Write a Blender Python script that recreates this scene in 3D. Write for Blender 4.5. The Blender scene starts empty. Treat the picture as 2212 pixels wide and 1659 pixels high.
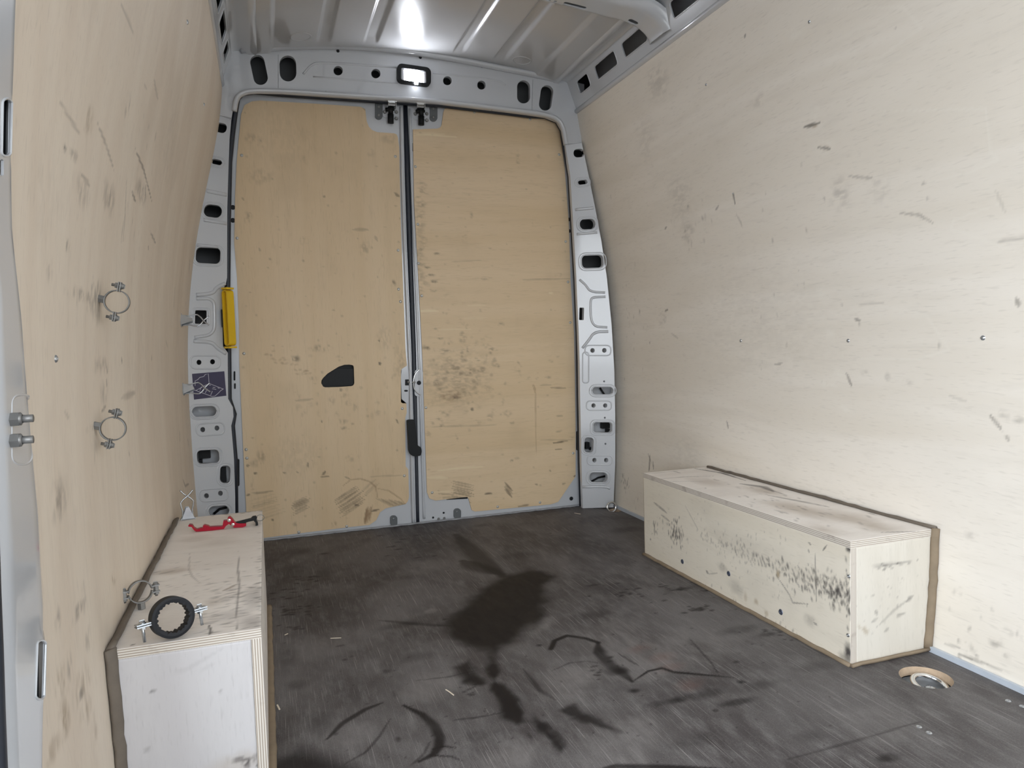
import bpy, bmesh, math, random
import numpy as np
from mathutils import Vector, Matrix
from mathutils.geometry import delaunay_2d_cdt

random.seed(7)
rng = np.random.default_rng(11)
scene = bpy.context.scene
COL = scene.collection

# ------------------------------------------------------------------ camera
IW, IH, FPX = 2212.0, 1659.0, 1573.5
CAM = np.array([-0.6596, -0.0989, 0.8407])
YAW, PITCH, ROLL = 0.3262, -0.0606, -0.0307
_f = np.array([math.sin(YAW) * math.cos(PITCH), math.cos(YAW) * math.cos(PITCH), math.sin(PITCH)])
_r = np.array([math.cos(YAW), -math.sin(YAW), 0.0])
_u = np.cross(_r, _f)
_r2 = _r * math.cos(ROLL) + _u * math.sin(ROLL)
_u2 = _u * math.cos(ROLL) - _r * math.sin(ROLL)
cam = bpy.data.cameras.new('camera')
cam.sensor_fit = 'HORIZONTAL'
cam.sensor_width = 36.0
cam.lens = FPX * 36.0 / IW
cam.clip_start = 0.02
cam_ob = bpy.data.objects.new('camera', cam)
M = Matrix.Identity(4)
for i in range(3):
    M[i][0], M[i][1], M[i][2], M[i][3] = _r2[i], _u2[i], -_f[i], CAM[i]
cam_ob.matrix_world = M
COL.objects.link(cam_ob)
scene.camera = cam_ob

# ------------------------------------------------------------------ daylight, exposure
world = bpy.data.worlds.new('daylight')
scene.world = world
world.use_nodes = True
bg = world.node_tree.nodes['Background']
bg.inputs[0].default_value = (0.90, 0.95, 1.0, 1)
bg.inputs[1].default_value = 7.0
def portal(name, size, mat):
    l = bpy.data.lights.new(name, 'AREA'); l.shape = 'RECTANGLE'; l.size, l.size_y = size; l.cycles.is_portal = True
    o = bpy.data.objects.new(name, l); o.matrix_world = Matrix(mat); COL.objects.link(o)
portal('side_door_portal', (1.25, 1.9), ((0, 0, -1, -1.075), (-1, 0, 0, 0.16), (0, 1, 0, 0.92), (0, 0, 0, 1)))     # sky seen through the open sliding door
portal('cab_portal', (1.7, 1.15), ((-1, 0, 0, 0), (0, 0, -1, -0.81), (0, 1, 0, 1.175), (0, 0, 0, 1)))              # and through the cab end, assumed open to light the rear
scene.view_settings.view_transform = 'Standard'
scene.view_settings.look = 'None'
scene.view_settings.gamma = 1.0
scene.view_settings.use_curve_mapping = False
scene.view_settings.exposure = 0.0
scene.cycles.max_bounces = 8
scene.cycles.diffuse_bounces = 5
scene.cycles.glossy_bounces = 3
scene.cycles.adaptive_threshold = 0.02

# ------------------------------------------------------------------ pixel -> point on a known surface of the van
def ray(px, py):
    return _f + _r2 * (px - IW / 2) / FPX - _u2 * (py - IH / 2) / FPX
def on_axis(px, py, ax, v):
    d = ray(px, py)
    return CAM + d * (v - CAM[ax]) / d[ax]
def on_x(px, py, v): return on_axis(px, py, 0, v)
def on_y(px, py, v): return on_axis(px, py, 1, v)
def on_z(px, py, v): return on_axis(px, py, 2, v)
def XZ(pts, Y): return [(q[0], q[2]) for q in (on_y(a, b, Y) for a, b in pts)]
def XY(pts, Z=0.0): return [(q[0], q[1]) for q in (on_z(a, b, Z) for a, b in pts)]

YP, YD = 3.16, 3.225          # rear frame face, plywood face of the rear doors
PL_Z = [0, .16, .3, .49, .68, .87, 1.06, 1.25, 1.42, 1.57, 1.72, 1.83, 1.95]
PL_X = [-.940, -.945, -.950, -.952, -.953, -.946, -.928, -.900, -.865, -.831, -.797, -.779, -.768]
PR_Z = [0, .21, .44, .67, .90, 1.13, 1.31, 1.53, 1.73, 1.95]
PR_X = [.945, .963, .974, .977, .968, .949, .924, .885, .846, .808]
def smooth_prof(zs, xs):
    c = np.polyfit(zs, xs, 5)
    return lambda z: np.polyval(c, z)
prof_l, prof_r = smooth_prof(PL_Z, PL_X), smooth_prof(PR_Z, PR_X)
def on_wall(px, py, prof):
    x = prof(0.8)
    for _ in range(8):
        q = on_x(px, py, float(x)); x = prof(min(max(q[2], 0), 1.95))
    return q
def YZl(pts): return [(q[1], q[2]) for q in (on_wall(a, b, prof_l) for a, b in pts)]
def YZr(pts): return [(q[1], q[2]) for q in (on_wall(a, b, prof_r) for a, b in pts)]

# ------------------------------------------------------------------ mesh helpers
def tag(o, label=None, cat=None, group=None, kind=None):
    if label: o['label'] = label
    if cat: o['category'] = cat
    if group: o['group'] = group
    if kind: o['kind'] = kind
    return o
def empty(name, loc=(0, 0, 0)):
    o = bpy.data.objects.new(name, None); o.location = loc
    o.empty_display_size = .05
    COL.objects.link(o); return o
def link_mesh(name, me, mats, parent=None, smooth=None):
    o = bpy.data.objects.new(name, me)
    for m in (mats if isinstance(mats, (list, tuple)) else [mats]): me.materials.append(m)
    COL.objects.link(o)
    if parent is not None:
        o.parent = parent
        o.matrix_parent_inverse = Matrix.Translation(-Vector(parent_world(parent)))
    return o
def parent_world(p):
    v = Vector((0, 0, 0))
    while p is not None:
        v = v + p.location if p.parent is None else v
        p = p.parent
    return v
def frame(n, up=(0, 0, 1)):
    n = Vector(n).normalized(); up = Vector(up)
    if abs(n.dot(up)) > .98: up = Vector((1, 0, 0))
    a = up.cross(n).normalized(); b = n.cross(a)
    return a, b, n

class MB:
    def __init__(s): s.v = []; s.f = []; s.m = []; s.mi = 0; s.sm = []; s.smooth = False
    def add(s, vs, fs):
        o = len(s.v)
        s.v += [tuple(float(c) for c in v) for v in vs]
        for f in fs:
            s.f.append(tuple(i + o for i in f)); s.m.append(s.mi); s.sm.append(s.smooth)
        return s
    def box(s, lo, hi):
        x0, y0, z0 = lo; x1, y1, z1 = hi
        return s.add([(x0, y0, z0), (x1, y0, z0), (x1, y1, z0), (x0, y1, z0), (x0, y0, z1), (x1, y0, z1), (x1, y1, z1), (x0, y1, z1)],
                     [(0, 3, 2, 1), (4, 5, 6, 7), (0, 1, 5, 4), (1, 2, 6, 5), (2, 3, 7, 6), (3, 0, 4, 7)])
    def obox(s, c, ax, half):
        c = Vector(c); a, b, n = [Vector(k).normalized() * h for k, h in zip(ax, half)]
        vs = [c + i * a + j * b + k * n for k in (-1, 1) for j in (-1, 1) for i in (-1, 1)]
        return s.add(vs, [(0, 2, 3, 1), (4, 5, 7, 6), (0, 1, 5, 4), (1, 3, 7, 5), (3, 2, 6, 7), (2, 0, 4, 6)])
    def lathe(s, c, n, prof, seg=20, close=False, up=(0, 0, 1), a0=0, a1=None):
        c = Vector(c); a, b, n = frame(n, up)
        full = a1 is None
        k = seg if full else seg + 1
        vs = []
        for i in range(k):
            t = a0 + (2 * math.pi * i / seg if full else (a1 - a0) * i / seg)
            e = a * math.cos(t) + b * math.sin(t)
            vs += [c + e * r + n * h for r, h in prof]
        m = len(prof); fs = []
        for i in range(seg):
            j = (i + 1) % k
            for q in range(m if close else m - 1):
                w = (q + 1) % m
                fs.append((i * m + q, j * m + q, j * m + w, i * m + w))
        if not full and close:
            fs.append(tuple(range(m))[::-1]); fs.append(tuple((k - 1) * m + q for q in range(m)))
        return s.add(vs, fs)
    def cyl(s, p0, p1, r, seg=16, r1=None):
        p0 = Vector(p0); d = Vector(p1) - p0; L = d.length
        return s.lathe(p0, d, [(0, 0), (r, 0), (r if r1 is None else r1, L), (0, L)], seg)
    def tube(s, pts, r, seg=8, closed=False, flat=None, up=(0, 0, 1)):
        P = [Vector(p) for p in pts]; n = len(P); vs = []
        ra, rb = (r, r) if flat is None else (r, flat)
        prev = None
        for i in range(n):
            a = P[(i - 1) % n] if closed or i else P[i]; b = P[(i + 1) % n] if closed or i < n - 1 else P[i]
            t = (b - a).normalized()
            if flat is not None or prev is None:
                u = Vector(up); u = u - t * u.dot(t)
                if u.length < 1e-3: u = Vector((1, 0.1, 0)) - t * t.x
                u.normalize()
            else:
                u = prev - t * prev.dot(t); u.normalize()
            prev = u; w = t.cross(u)
            vs += [P[i] + w * ra * math.cos(2 * math.pi * k / seg) + u * rb * math.sin(2 * math.pi * k / seg) for k in range(seg)]
        fs = []
        for i in range(n if closed else n - 1):
            j = (i + 1) % n
            for k in range(seg):
                l = (k + 1) % seg
                fs.append((i * seg + k, i * seg + l, j * seg + l, j * seg + k))
        if not closed:
            fs.append(tuple(range(seg))[::-1]); fs.append(tuple((n - 1) * seg + k for k in range(seg)))
        return s.add(vs, fs)
    def ball(s, c, r, n=(0, 0, 1), seg=14, h=1.0, k=6):
        return s.lathe(c, n, [(r * math.cos(math.pi * (i / k - .5)), r * h * math.sin(math.pi * (i / k - .5))) for i in range(k + 1)], seg)
    def build(s, name, mats, parent=None):
        me = bpy.data.meshes.new(name)
        me.from_pydata(s.v, [], s.f)
        me.polygons.foreach_set('material_index', s.m)
        me.polygons.foreach_set('use_smooth', s.sm)
        bm = bmesh.new(); bm.from_mesh(me)
        bmesh.ops.remove_doubles(bm, verts=bm.verts, dist=1e-6)
        bmesh.ops.recalc_face_normals(bm, faces=bm.faces)
        bm.to_mesh(me); bm.free()
        return link_mesh(name, me, mats, parent)

def inside(P, poly):
    P = np.asarray(P); x, y = P[:, 0], P[:, 1]; r = np.zeros(len(P), bool); n = len(poly)
    for i in range(n):
        x0, y0 = poly[i]; x1, y1 = poly[(i + 1) % n]
        c = ((y0 > y) != (y1 > y))
        with np.errstate(divide='ignore', invalid='ignore'):
            r ^= c & (x < (x1 - x0) * (y - y0) / ((y1 - y0) if y1 != y0 else 1e-12) + x0)
    return r
def segdist(P, pts, closed=False):
    P = np.asarray(P); d = np.full(len(P), 1e9); t_all = np.zeros(len(P)); n = len(pts)
    for i in range(n if closed else n - 1):
        a = np.array(pts[i]); b = np.array(pts[(i + 1) % n]); ab = b - a
        t = np.clip(((P - a) @ ab) / max(ab @ ab, 1e-12), 0, 1)
        e = np.hypot(*(P - a - t[:, None] * ab).T)
        m = e < d; d[m] = e[m]; t_all[m] = (i + t[m]) / max(n - 1, 1)
    return d, t_all
def rounded(poly, r, k=5):
    out = []; n = len(poly)
    for i in range(n):
        p = Vector(poly[i]); a = Vector(poly[i - 1]) - p; b = Vector(poly[(i + 1) % n]) - p
        q = min(r, a.length * .49, b.length * .49)
        s, e = p + a.normalized() * q, p + b.normalized() * q
        for j in range(k + 1):
            t = j / k
            out.append(tuple((1 - t) ** 2 * s + 2 * t * (1 - t) * p + t * t * e))
    return out
def rrect(cx, cy, w, h, r=None, ang=0, k=5):
    """rounded rectangle, r None = stadium"""
    r = min(w, h) / 2 * .999 if r is None else r
    c, s = math.cos(math.radians(ang)), math.sin(math.radians(ang)); out = []
    for sx, sy, a in ((1, 1, 0), (-1, 1, 90), (-1, -1, 180), (1, -1, 270)):
        for j in range(k + 1):
            t = math.radians(a + 90 * j / k)
            x = sx * (w / 2 - r) + r * math.cos(t); y = sy * (h / 2 - r) + r * math.sin(t)
            out.append((cx + x * c - y * s, cy + x * s + y * c))
    return out
def circ(cx, cy, r, k=16): return [(cx + r * math.cos(2 * math.pi * i / k), cy + r * math.sin(2 * math.pi * i / k)) for i in range(k)]
def dense(poly, step):
    out = []; n = len(poly)
    for i in range(n):
        a, b = np.array(poly[i]), np.array(poly[(i + 1) % n]); k = max(1, int(np.hypot(*(b - a)) / step))
        out += [tuple(a + (b - a) * j / k) for j in range(k)]
    return out
def area(p): return .5 * sum(p[i][0] * p[(i + 1) % len(p)][1] - p[(i + 1) % len(p)][0] * p[i][1] for i in range(len(p)))

def sheet2d(outline, holes=(), step=None):
    """triangulated flat sheet with holes: verts (2d), tris, boundary edges"""
    loops = [list(outline)] + [list(h) for h in holes]
    if step: loops = [dense(l, step) for l in loops]
    loops = [l if area(l) > 0 else l[::-1] for l in loops]
    vs = []; es = []
    for l in loops:
        o = len(vs); vs += [Vector(p) for p in l]; es += [(o + i, o + (i + 1) % len(l)) for i in range(len(l))]
    if step:
        lo = np.min(np.array(loops[0]), 0); hi = np.max(np.array(loops[0]), 0)
        gx, gy = np.meshgrid(np.arange(lo[0] + step / 2, hi[0], step), np.arange(lo[1] + step / 2, hi[1], step))
        G = np.stack([gx.ravel(), gy.ravel()], 1)
        k = inside(G, loops[0])
        for h in loops[1:]: k &= ~inside(G, h)
        G = G[k]
        keep = np.ones(len(G), bool)
        for l in loops: keep &= segdist(G, l, True)[0] > step * .45
        vs += [Vector(p) for p in G[keep]]
    ov, oe, of, *_ = delaunay_2d_cdt(vs, es, [], 1, 1e-7)
    V = np.array([tuple(v) for v in ov])
    T = [f for f in of]
    C = np.array([V[list(f)].mean(0) for f in T])
    k = inside(C, loops[0])
    for h in loops[1:]: k &= ~inside(C, h)
    T = [f for f, q in zip(T, k) if q]
    cnt = {}
    for f in T:
        for i in range(len(f)):
            e = (f[i], f[(i + 1) % len(f)])
            if (e[1], e[0]) in cnt: del cnt[(e[1], e[0])]
            else: cnt[e] = 1
    return V, T, list(cnt)
def sheet(mb, outline, holes, thick, fn, step=None):
    """fn(u,v,w)->xyz, w = 0 front .. thick back (array in, array out)"""
    V, T, B = sheet2d(outline, holes, step); n = len(V)
    F = fn(V[:, 0], V[:, 1], np.zeros(n)); K = fn(V[:, 0], V[:, 1], np.full(n, thick))
    fs = list(T) + [tuple(i + n for i in t[::-1]) for t in T] + [(a + n, b + n, b, a)[::-1] for a, b in B]
    mb.add(np.vstack([F, K]), fs)
    return V
def plane_y(Y, t=1):
    return lambda u, v, w: np.stack([u, Y + w * t, v], 1)

# ------------------------------------------------------------------ soft dirt carried by dense meshes (stains with a shape of their own)
def vnoise(P, sc, seed):
    Q = np.asarray(P) / sc; i = np.floor(Q).astype(np.int64); f = Q - i; f = f * f * (3 - 2 * f)
    def h(a, b):
        n = (a * 374761393 + b * 668265263 + seed * 1442695041) & 0xffffffff
        n = ((n ^ (n >> 13)) * 1274126177) & 0xffffffff
        return ((n ^ (n >> 16)) & 0xffff) / 65535.
    a, b = i[:, 0], i[:, 1]
    return (h(a, b) * (1 - f[:, 0]) + h(a + 1, b) * f[:, 0]) * (1 - f[:, 1]) + (h(a, b + 1) * (1 - f[:, 0]) + h(a + 1, b + 1) * f[:, 0]) * f[:, 1]
def fbm(P, sc, seed=0, o=4):
    return sum(vnoise(P, sc / 2 ** k, seed + k) * .5 ** k for k in range(o)) / sum(.5 ** k for k in range(o))
def sstep(a, b, x):
    t = np.clip((x - a) / (b - a), 0, 1); return t * t * (3 - 2 * t)
class Dirt:
    """three layers: 0 dark marks, 1 brown marks, 2 pale scuffs"""
    def __init__(s, P): s.P = np.asarray(P); s.d = np.zeros((len(s.P), 3)); s.seed = 1; s.k = 1.0; s.streak = None; s.step = .004
    def near(s, pts, pad):
        q = np.asarray(pts); lo, hi = q.min(0) - pad, q.max(0) + pad
        return np.nonzero(((s.P >= lo) & (s.P <= hi)).all(1))[0]
    def put(s, i, ch, v): s.d[i, ch] = 1 - (1 - s.d[i, ch]) * (1 - np.clip(v, 0, 1))
    def poly(s, pts, ch=0, st=.9, soft=.012, rag=.02):
        s.seed += 3; i = s.near(pts, soft * 3 + rag)
        if not len(i): return
        P = s.P[i]; sd = segdist(P, pts, True)[0]; sd = np.where(inside(P, pts), -sd, sd) + (fbm(P, rag * 2.4, s.seed, 5) - .56) * rag * 1.8
        s.put(i, ch, st * (1 - sstep(-soft, soft, sd)))
    def stroke(s, pts, w, ch=0, st=.7, rag=.6, taper=True):
        s.seed += 3; wm = max(w, s.step * 1.9); st = st * (w / wm) ** .45; w = wm; i = s.near(pts, w * 2)
        if not len(i): return
        P = s.P[i]; d, t = segdist(P, pts)
        ww = w * (np.sin(np.pi * np.clip(t, .04, .96)) ** .5 if taper else 1) * .5
        n = fbm(P, max(w * 2.5, .02), s.seed)
        s.put(i, ch, st * (1 - sstep(ww * .4, ww * 1.2, d)) * np.clip(1 - rag + rag * 2 * n, 0, 1))
    def blob(s, c, rx, ry, ang=0, ch=0, st=.5, rag=.6, grain=None):
        s.seed += 3; i = s.near([c], max(rx, ry) * 1.5)
        if not len(i): return
        P = s.P[i] - np.array(c); a = math.radians(ang); ca, sa = math.cos(a), math.sin(a)
        u, v = (P[:, 0] * ca + P[:, 1] * sa) / rx, (-P[:, 0] * sa + P[:, 1] * ca) / ry
        r = np.hypot(u, v); Q = np.stack([u * rx, v * ry], 1)
        n = fbm(Q if grain is None else np.stack([u * rx * grain[0], v * ry * grain[1]], 1), max(min(rx, ry) * .8, .004), s.seed)
        v = st * (1 - sstep(.25, 1.15, r + (n - .5) * rag)) * np.clip(1.5 * n + .2, 0, 1)
        if s.streak is not None and max(rx, ry) > .012:
            v = v * s.k * sstep(.32, .68, fbm(s.P[i] * np.array(s.streak), .02, s.seed + 50, 4)) * 1.5
        s.put(i, ch, v)
    def specks(s, c, rx, ry, n, size, ch=0, st=.6, ang=0, el=2.2, sang=90, gauss=True):
        a = math.radians(ang)
        for k in range(n):
            g = rng.normal(0, .45, 2) if gauss else rng.uniform(-1, 1, 2)
            x, y = g[0] * rx, g[1] * ry; z = size * rng.uniform(.5, 1.3)
            s.blob((c[0] + x * math.cos(a) - y * math.sin(a), c[1] + x * math.sin(a) + y * math.cos(a)), z * el, z, sang + rng.normal(0, 14), ch, st * rng.uniform(.4, 1), .5)
    def hatch(s, a, b, off, n, w, ch=0, st=.6):
        a, b, off = np.array(a), np.array(b), np.array(off)
        for k in range(n):
            t = (k + rng.uniform(-.3, .3)) / max(n - 1, 1)
            e = rng.uniform(-.12, .12, 2)
            p, q = a + off * t + (b - a) * (max(0, e[0])), b + off * t + (b - a) * e[1]
            m = (p + q) / 2 + rng.normal(0, .02, 2) * np.hypot(*(b - a)) * .4
            s.stroke([tuple(p), tuple(m), tuple(q)], w * rng.uniform(.6, 1.4), ch, st * rng.uniform(.5, 1), .8)
    def store(s, me, n=None):
        at = me.color_attributes.new('dirt', 'FLOAT_COLOR', 'POINT')
        buf = np.zeros((len(me.vertices), 4), np.float32); buf[:, 3] = 1; buf[:len(s.d), :3] = s.d
        at.data.foreach_set('color', buf.ravel())

def np_mesh(name, V, quads, mats, parent=None, extra=None, smooth=True, extra_mi=0):
    """dense mesh straight from arrays; extra = list of further faces"""
    me = bpy.data.meshes.new(name)
    me.from_pydata(V.tolist(), [], quads.tolist() + [list(f) for f in (extra or [])])
    mi = np.zeros(len(me.polygons), np.int32); sm = np.full(len(me.polygons), smooth)
    if extra: mi[len(quads):] = extra_mi; sm[len(quads):] = False
    me.polygons.foreach_set('material_index', mi); me.polygons.foreach_set('use_smooth', sm)
    return link_mesh(name, me, mats, parent)
def grid_quads(nu, nv):
    a = np.arange(nu * nv).reshape(nv, nu)
    return np.stack([a[:-1, :-1], a[:-1, 1:], a[1:, 1:], a[1:, :-1]], -1).reshape(-1, 4)
def slab(name, fn, u0, u1, v0, v1, step, thick, mats, parent=None, flip=False, dirt=None, edge_mi=1):
    """board with one dense face: fn(u,v,w)->xyz with w into the board"""
    nu, nv = max(2, int((u1 - u0) / step)), max(2, int((v1 - v0) / step))
    U, Vv = np.meshgrid(np.linspace(u0, u1, nu), np.linspace(v0, v1, nv)); U, Vv = U.ravel(), Vv.ravel(); n = len(U)
    A = np.arange(n).reshape(nv, nu)
    loop = list(A[0]) + list(A[1:, -1]) + list(A[-1, -2::-1]) + list(A[-2:0:-1, 0])
    loop = [int(i) for i in loop]
    F = fn(U, Vv, np.zeros(n)); K = fn(U[loop], Vv[loop], np.full(len(loop), thick))
    m = len(loop)
    q = grid_quads(nu, nv)
    ex = [(loop[i], n + i, n + (i + 1) % m, loop[(i + 1) % m]) for i in range(m)]
    # back: strips so that a curved board stays curved
    L = nv; right = [n + nu - 1 + k for k in range(L)]; left = [n] + [n + m - k for k in range(1, L)]
    ex += [(left[k], left[k + 1], right[k + 1], right[k]) for k in range(L - 1)]
    if flip: q = q[:, ::-1]; ex = [f[::-1] for f in ex]
    o = np_mesh(name, np.vstack([F, K]), q, mats, parent, ex, True, edge_mi if isinstance(mats, (list, tuple)) and len(mats) > 1 else 0)
    D = Dirt(np.stack([U, Vv], 1)); D.step = step
    if dirt: dirt(D)
    D.store(o.data)
    return o

# ------------------------------------------------------------------ materials
def nt(name):
    m = bpy.data.materials.new(name); m.use_nodes = True
    return m, m.node_tree.nodes, m.node_tree.links, m.node_tree.nodes['Principled BSDF']
def simple(name, col, rough=.5, metal=0, bump=0, bscale=300, spec=None, coat=0, var=0, vscale=8):
    m, N, L, b = nt(name)
    b.inputs['Base Color'].default_value = (*col, 1); b.inputs['Roughness'].default_value = rough; b.inputs['Metallic'].default_value = metal
    b.inputs['Coat Weight'].default_value = coat; b.inputs['Coat Roughness'].default_value = .08
    if spec is not None: b.inputs['Specular IOR Level'].default_value = spec
    if var or bump:
        tc = N.new('ShaderNodeTexCoord'); nz = N.new('ShaderNodeTexNoise'); nz.inputs['Scale'].default_value = vscale if var else bscale
        nz.inputs['Detail'].default_value = 5; L.new(tc.outputs['Object'], nz.inputs['Vector'])
        if var:
            mx = N.new('ShaderNodeMix'); mx.data_type = 'RGBA'; mx.inputs[6].default_value = (*[c * (1 - var) for c in col], 1); mx.inputs[7].default_value = (*[min(1, c * (1 + var)) for c in col], 1)
            L.new(nz.outputs['Fac'], mx.inputs[0]); L.new(mx.outputs[2], b.inputs['Base Color'])
        if bump:
            nb = N.new('ShaderNodeTexNoise'); nb.inputs['Scale'].default_value = bscale; L.new(tc.outputs['Object'], nb.inputs['Vector'])
            bp = N.new('ShaderNodeBump'); bp.inputs['Strength'].default_value = bump; bp.inputs['Distance'].default_value = .002
            L.new(nb.outputs['Fac'], bp.inputs['Height']); L.new(bp.outputs['Normal'], b.inputs['Normal'])
    return m
def mixc(N, L, fac, a, b, blend='MIX'):
    mx = N.new('ShaderNodeMix'); mx.data_type = 'RGBA'; mx.blend_type = blend
    for s, k in ((fac, 0), (a, 6), (b, 7)):
        if hasattr(s, 'links'): L.new(s, mx.inputs[k])
        elif k == 0: mx.inputs[0].default_value = s
        else: mx.inputs[k].default_value = (*s, 1)
    return mx.outputs[2]
def noise(N, L, vec, scale, detail=4, rough=.55, stretch=None, rot=None, dist=0):
    if stretch is not None or rot is not None:
        mp = N.new('ShaderNodeMapping'); L.new(vec, mp.inputs[0])
        if stretch is not None: mp.inputs['Scale'].default_value = stretch
        if rot is not None: mp.inputs['Rotation'].default_value = rot
        vec = mp.outputs[0]
    n = N.new('ShaderNodeTexNoise'); n.inputs['Scale'].default_value = scale; n.inputs['Detail'].default_value = detail
    n.inputs['Roughness'].default_value = rough; n.inputs['Distortion'].default_value = dist
    L.new(vec, n.inputs['Vector']); return n.outputs['Fac']
def ramp(N, L, fac, lo, hi, a=0., b=1.):
    r = N.new('ShaderNodeMapRange'); r.interpolation_type = 'SMOOTHSTEP'
    r.inputs[1].default_value = lo; r.inputs[2].default_value = hi; r.inputs[3].default_value = a; r.inputs[4].default_value = b
    L.new(fac, r.inputs[0]); return r.outputs[0]
def mul(N, L, a, k):
    m = N.new('ShaderNodeMath'); m.operation = 'MULTIPLY'; L.new(a, m.inputs[0])
    if hasattr(k, 'links'): L.new(k, m.inputs[1])
    else: m.inputs[1].default_value = k
    return m.outputs[0]
def plywood(name, c0, c1, grain, dark, brown, pale, smudge=.3, rough=.62, spec=.3):
    """grain = stretch vector, small along the fibres"""
    m, N, L, b = nt(name)
    tc = N.new('ShaderNodeTexCoord'); v = tc.outputs['Object']
    g = noise(N, L, v, 1.0, 3, .6, tuple(k * 34 for k in grain), dist=.35)
    big = noise(N, L, v, 1.0, 2, .5, tuple(k * 5 for k in grain), dist=1.2)
    fine = noise(N, L, v, 1.0, 1, .6, tuple(k * 220 for k in grain))
    c = mixc(N, L, ramp(N, L, big, .3, .72), c0, c1)
    c = mixc(N, L, mul(N, L, ramp(N, L, g, .5, .78), .27), c, [k * .84 for k in c0])
    c = mixc(N, L, mul(N, L, ramp(N, L, fine, .55, .8), .3), c, [k * .72 for k in c0])
    sm = noise(N, L, v, 3.2, 4, .62)
    c = mixc(N, L, mul(N, L, ramp(N, L, sm, .52, .75), smudge), c, [k * .62 for k in c0])
    at = N.new('ShaderNodeAttribute'); at.attribute_name = 'dirt'
    sp = N.new('ShaderNodeSeparateColor'); L.new(at.outputs['Color'], sp.inputs[0])
    c = mixc(N, L, sp.outputs[2], c, pale); c = mixc(N, L, sp.outputs[1], c, brown); c = mixc(N, L, sp.outputs[0], c, dark)
    L.new(c, b.inputs['Base Color'])
    b.inputs['Roughness'].default_value = rough; b.inputs['Specular IOR Level'].default_value = spec
    return m
WALLC0, WALLC1 = (.79, .735, .65), (.85, .80, .725)
m_wall_r = plywood('birch_ply_wall', WALLC0, WALLC1, (1, .12, 1), (.10, .085, .07), (.34, .24, .13), (.86, .82, .74), .05)
m_wall_l = plywood('birch_ply_wall_upright_grain', (.70, .60, .49), (.76, .67, .56), (1, 1, .12), (.12, .10, .08), (.30, .22, .13), (.8, .72, .6), .16)
m_door_l = plywood('varnished_ply_upright_grain', (.66, .50, .31), (.71, .555, .365), (1, 1, .09), (.10, .075, .05), (.22, .12, .055), (.74, .60, .38), .16, .5, .4)
m_door_r = plywood('varnished_ply_level_grain', (.66, .50, .31), (.72, .56, .37), (.09, 1, 1), (.10, .075, .05), (.22, .12, .055), (.76, .63, .42), .16, .5, .4)
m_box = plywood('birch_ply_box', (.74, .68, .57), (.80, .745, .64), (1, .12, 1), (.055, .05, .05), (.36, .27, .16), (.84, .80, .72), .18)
m_box_top = plywood('birch_ply_box_lid_lit', (.82, .765, .71), (.88, .835, .785), (.12, 1, 1), (.09, .08, .075), (.30, .22, .14), (.86, .81, .74), .2)  # lid colour paled to make up for weak light from above
m_box_end = plywood('birch_ply_box_end_cool_lit', (.57, .555, .565), (.62, .61, .62), (1, .3, .15), (.09, .08, .08), (.36, .28, .18), (.84, .82, .78), .08)  # near box end: cool, dimmer daylight put into the plywood colour
m_box_end_r = plywood('birch_ply_box_end_cream', (.66, .62, .545), (.71, .675, .605), (1, .3, .15), (.09, .08, .08), (.36, .28, .18), (.84, .82, .78), .08)
def ply_edge(name, axis, period=.0045):
    m, N, L, b = nt(name)
    tc = N.new('ShaderNodeTexCoord'); w = N.new('ShaderNodeTexWave'); w.bands_direction = axis
    w.inputs['Scale'].default_value = .314 / period; w.inputs['Distortion'].default_value = .5; w.inputs['Detail'].default_value = 2; w.inputs['Detail Scale'].default_value = .4
    L.new(tc.outputs['Object'], w.inputs['Vector'])
    n = noise(N, L, tc.outputs['Object'], 22, 5)
    c = mixc(N, L, ramp(N, L, w.outputs['Fac'], .2, .7), (.40, .34, .28), (.74, .70, .64))
    c = mixc(N, L, mul(N, L, ramp(N, L, n, .55, .75), .55), c, (.24, .20, .17))
    L.new(c, b.inputs['Base Color']); b.inputs['Roughness'].default_value = .7
    return m
m_edge_z = ply_edge('ply_edge_layers_flat', 'Z'); m_edge_x = ply_edge('ply_edge_layers_upright', 'X')
m_cut = simple('ply_cut_edge', (.50, .38, .27), .8, var=.25, vscale=60)

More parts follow.
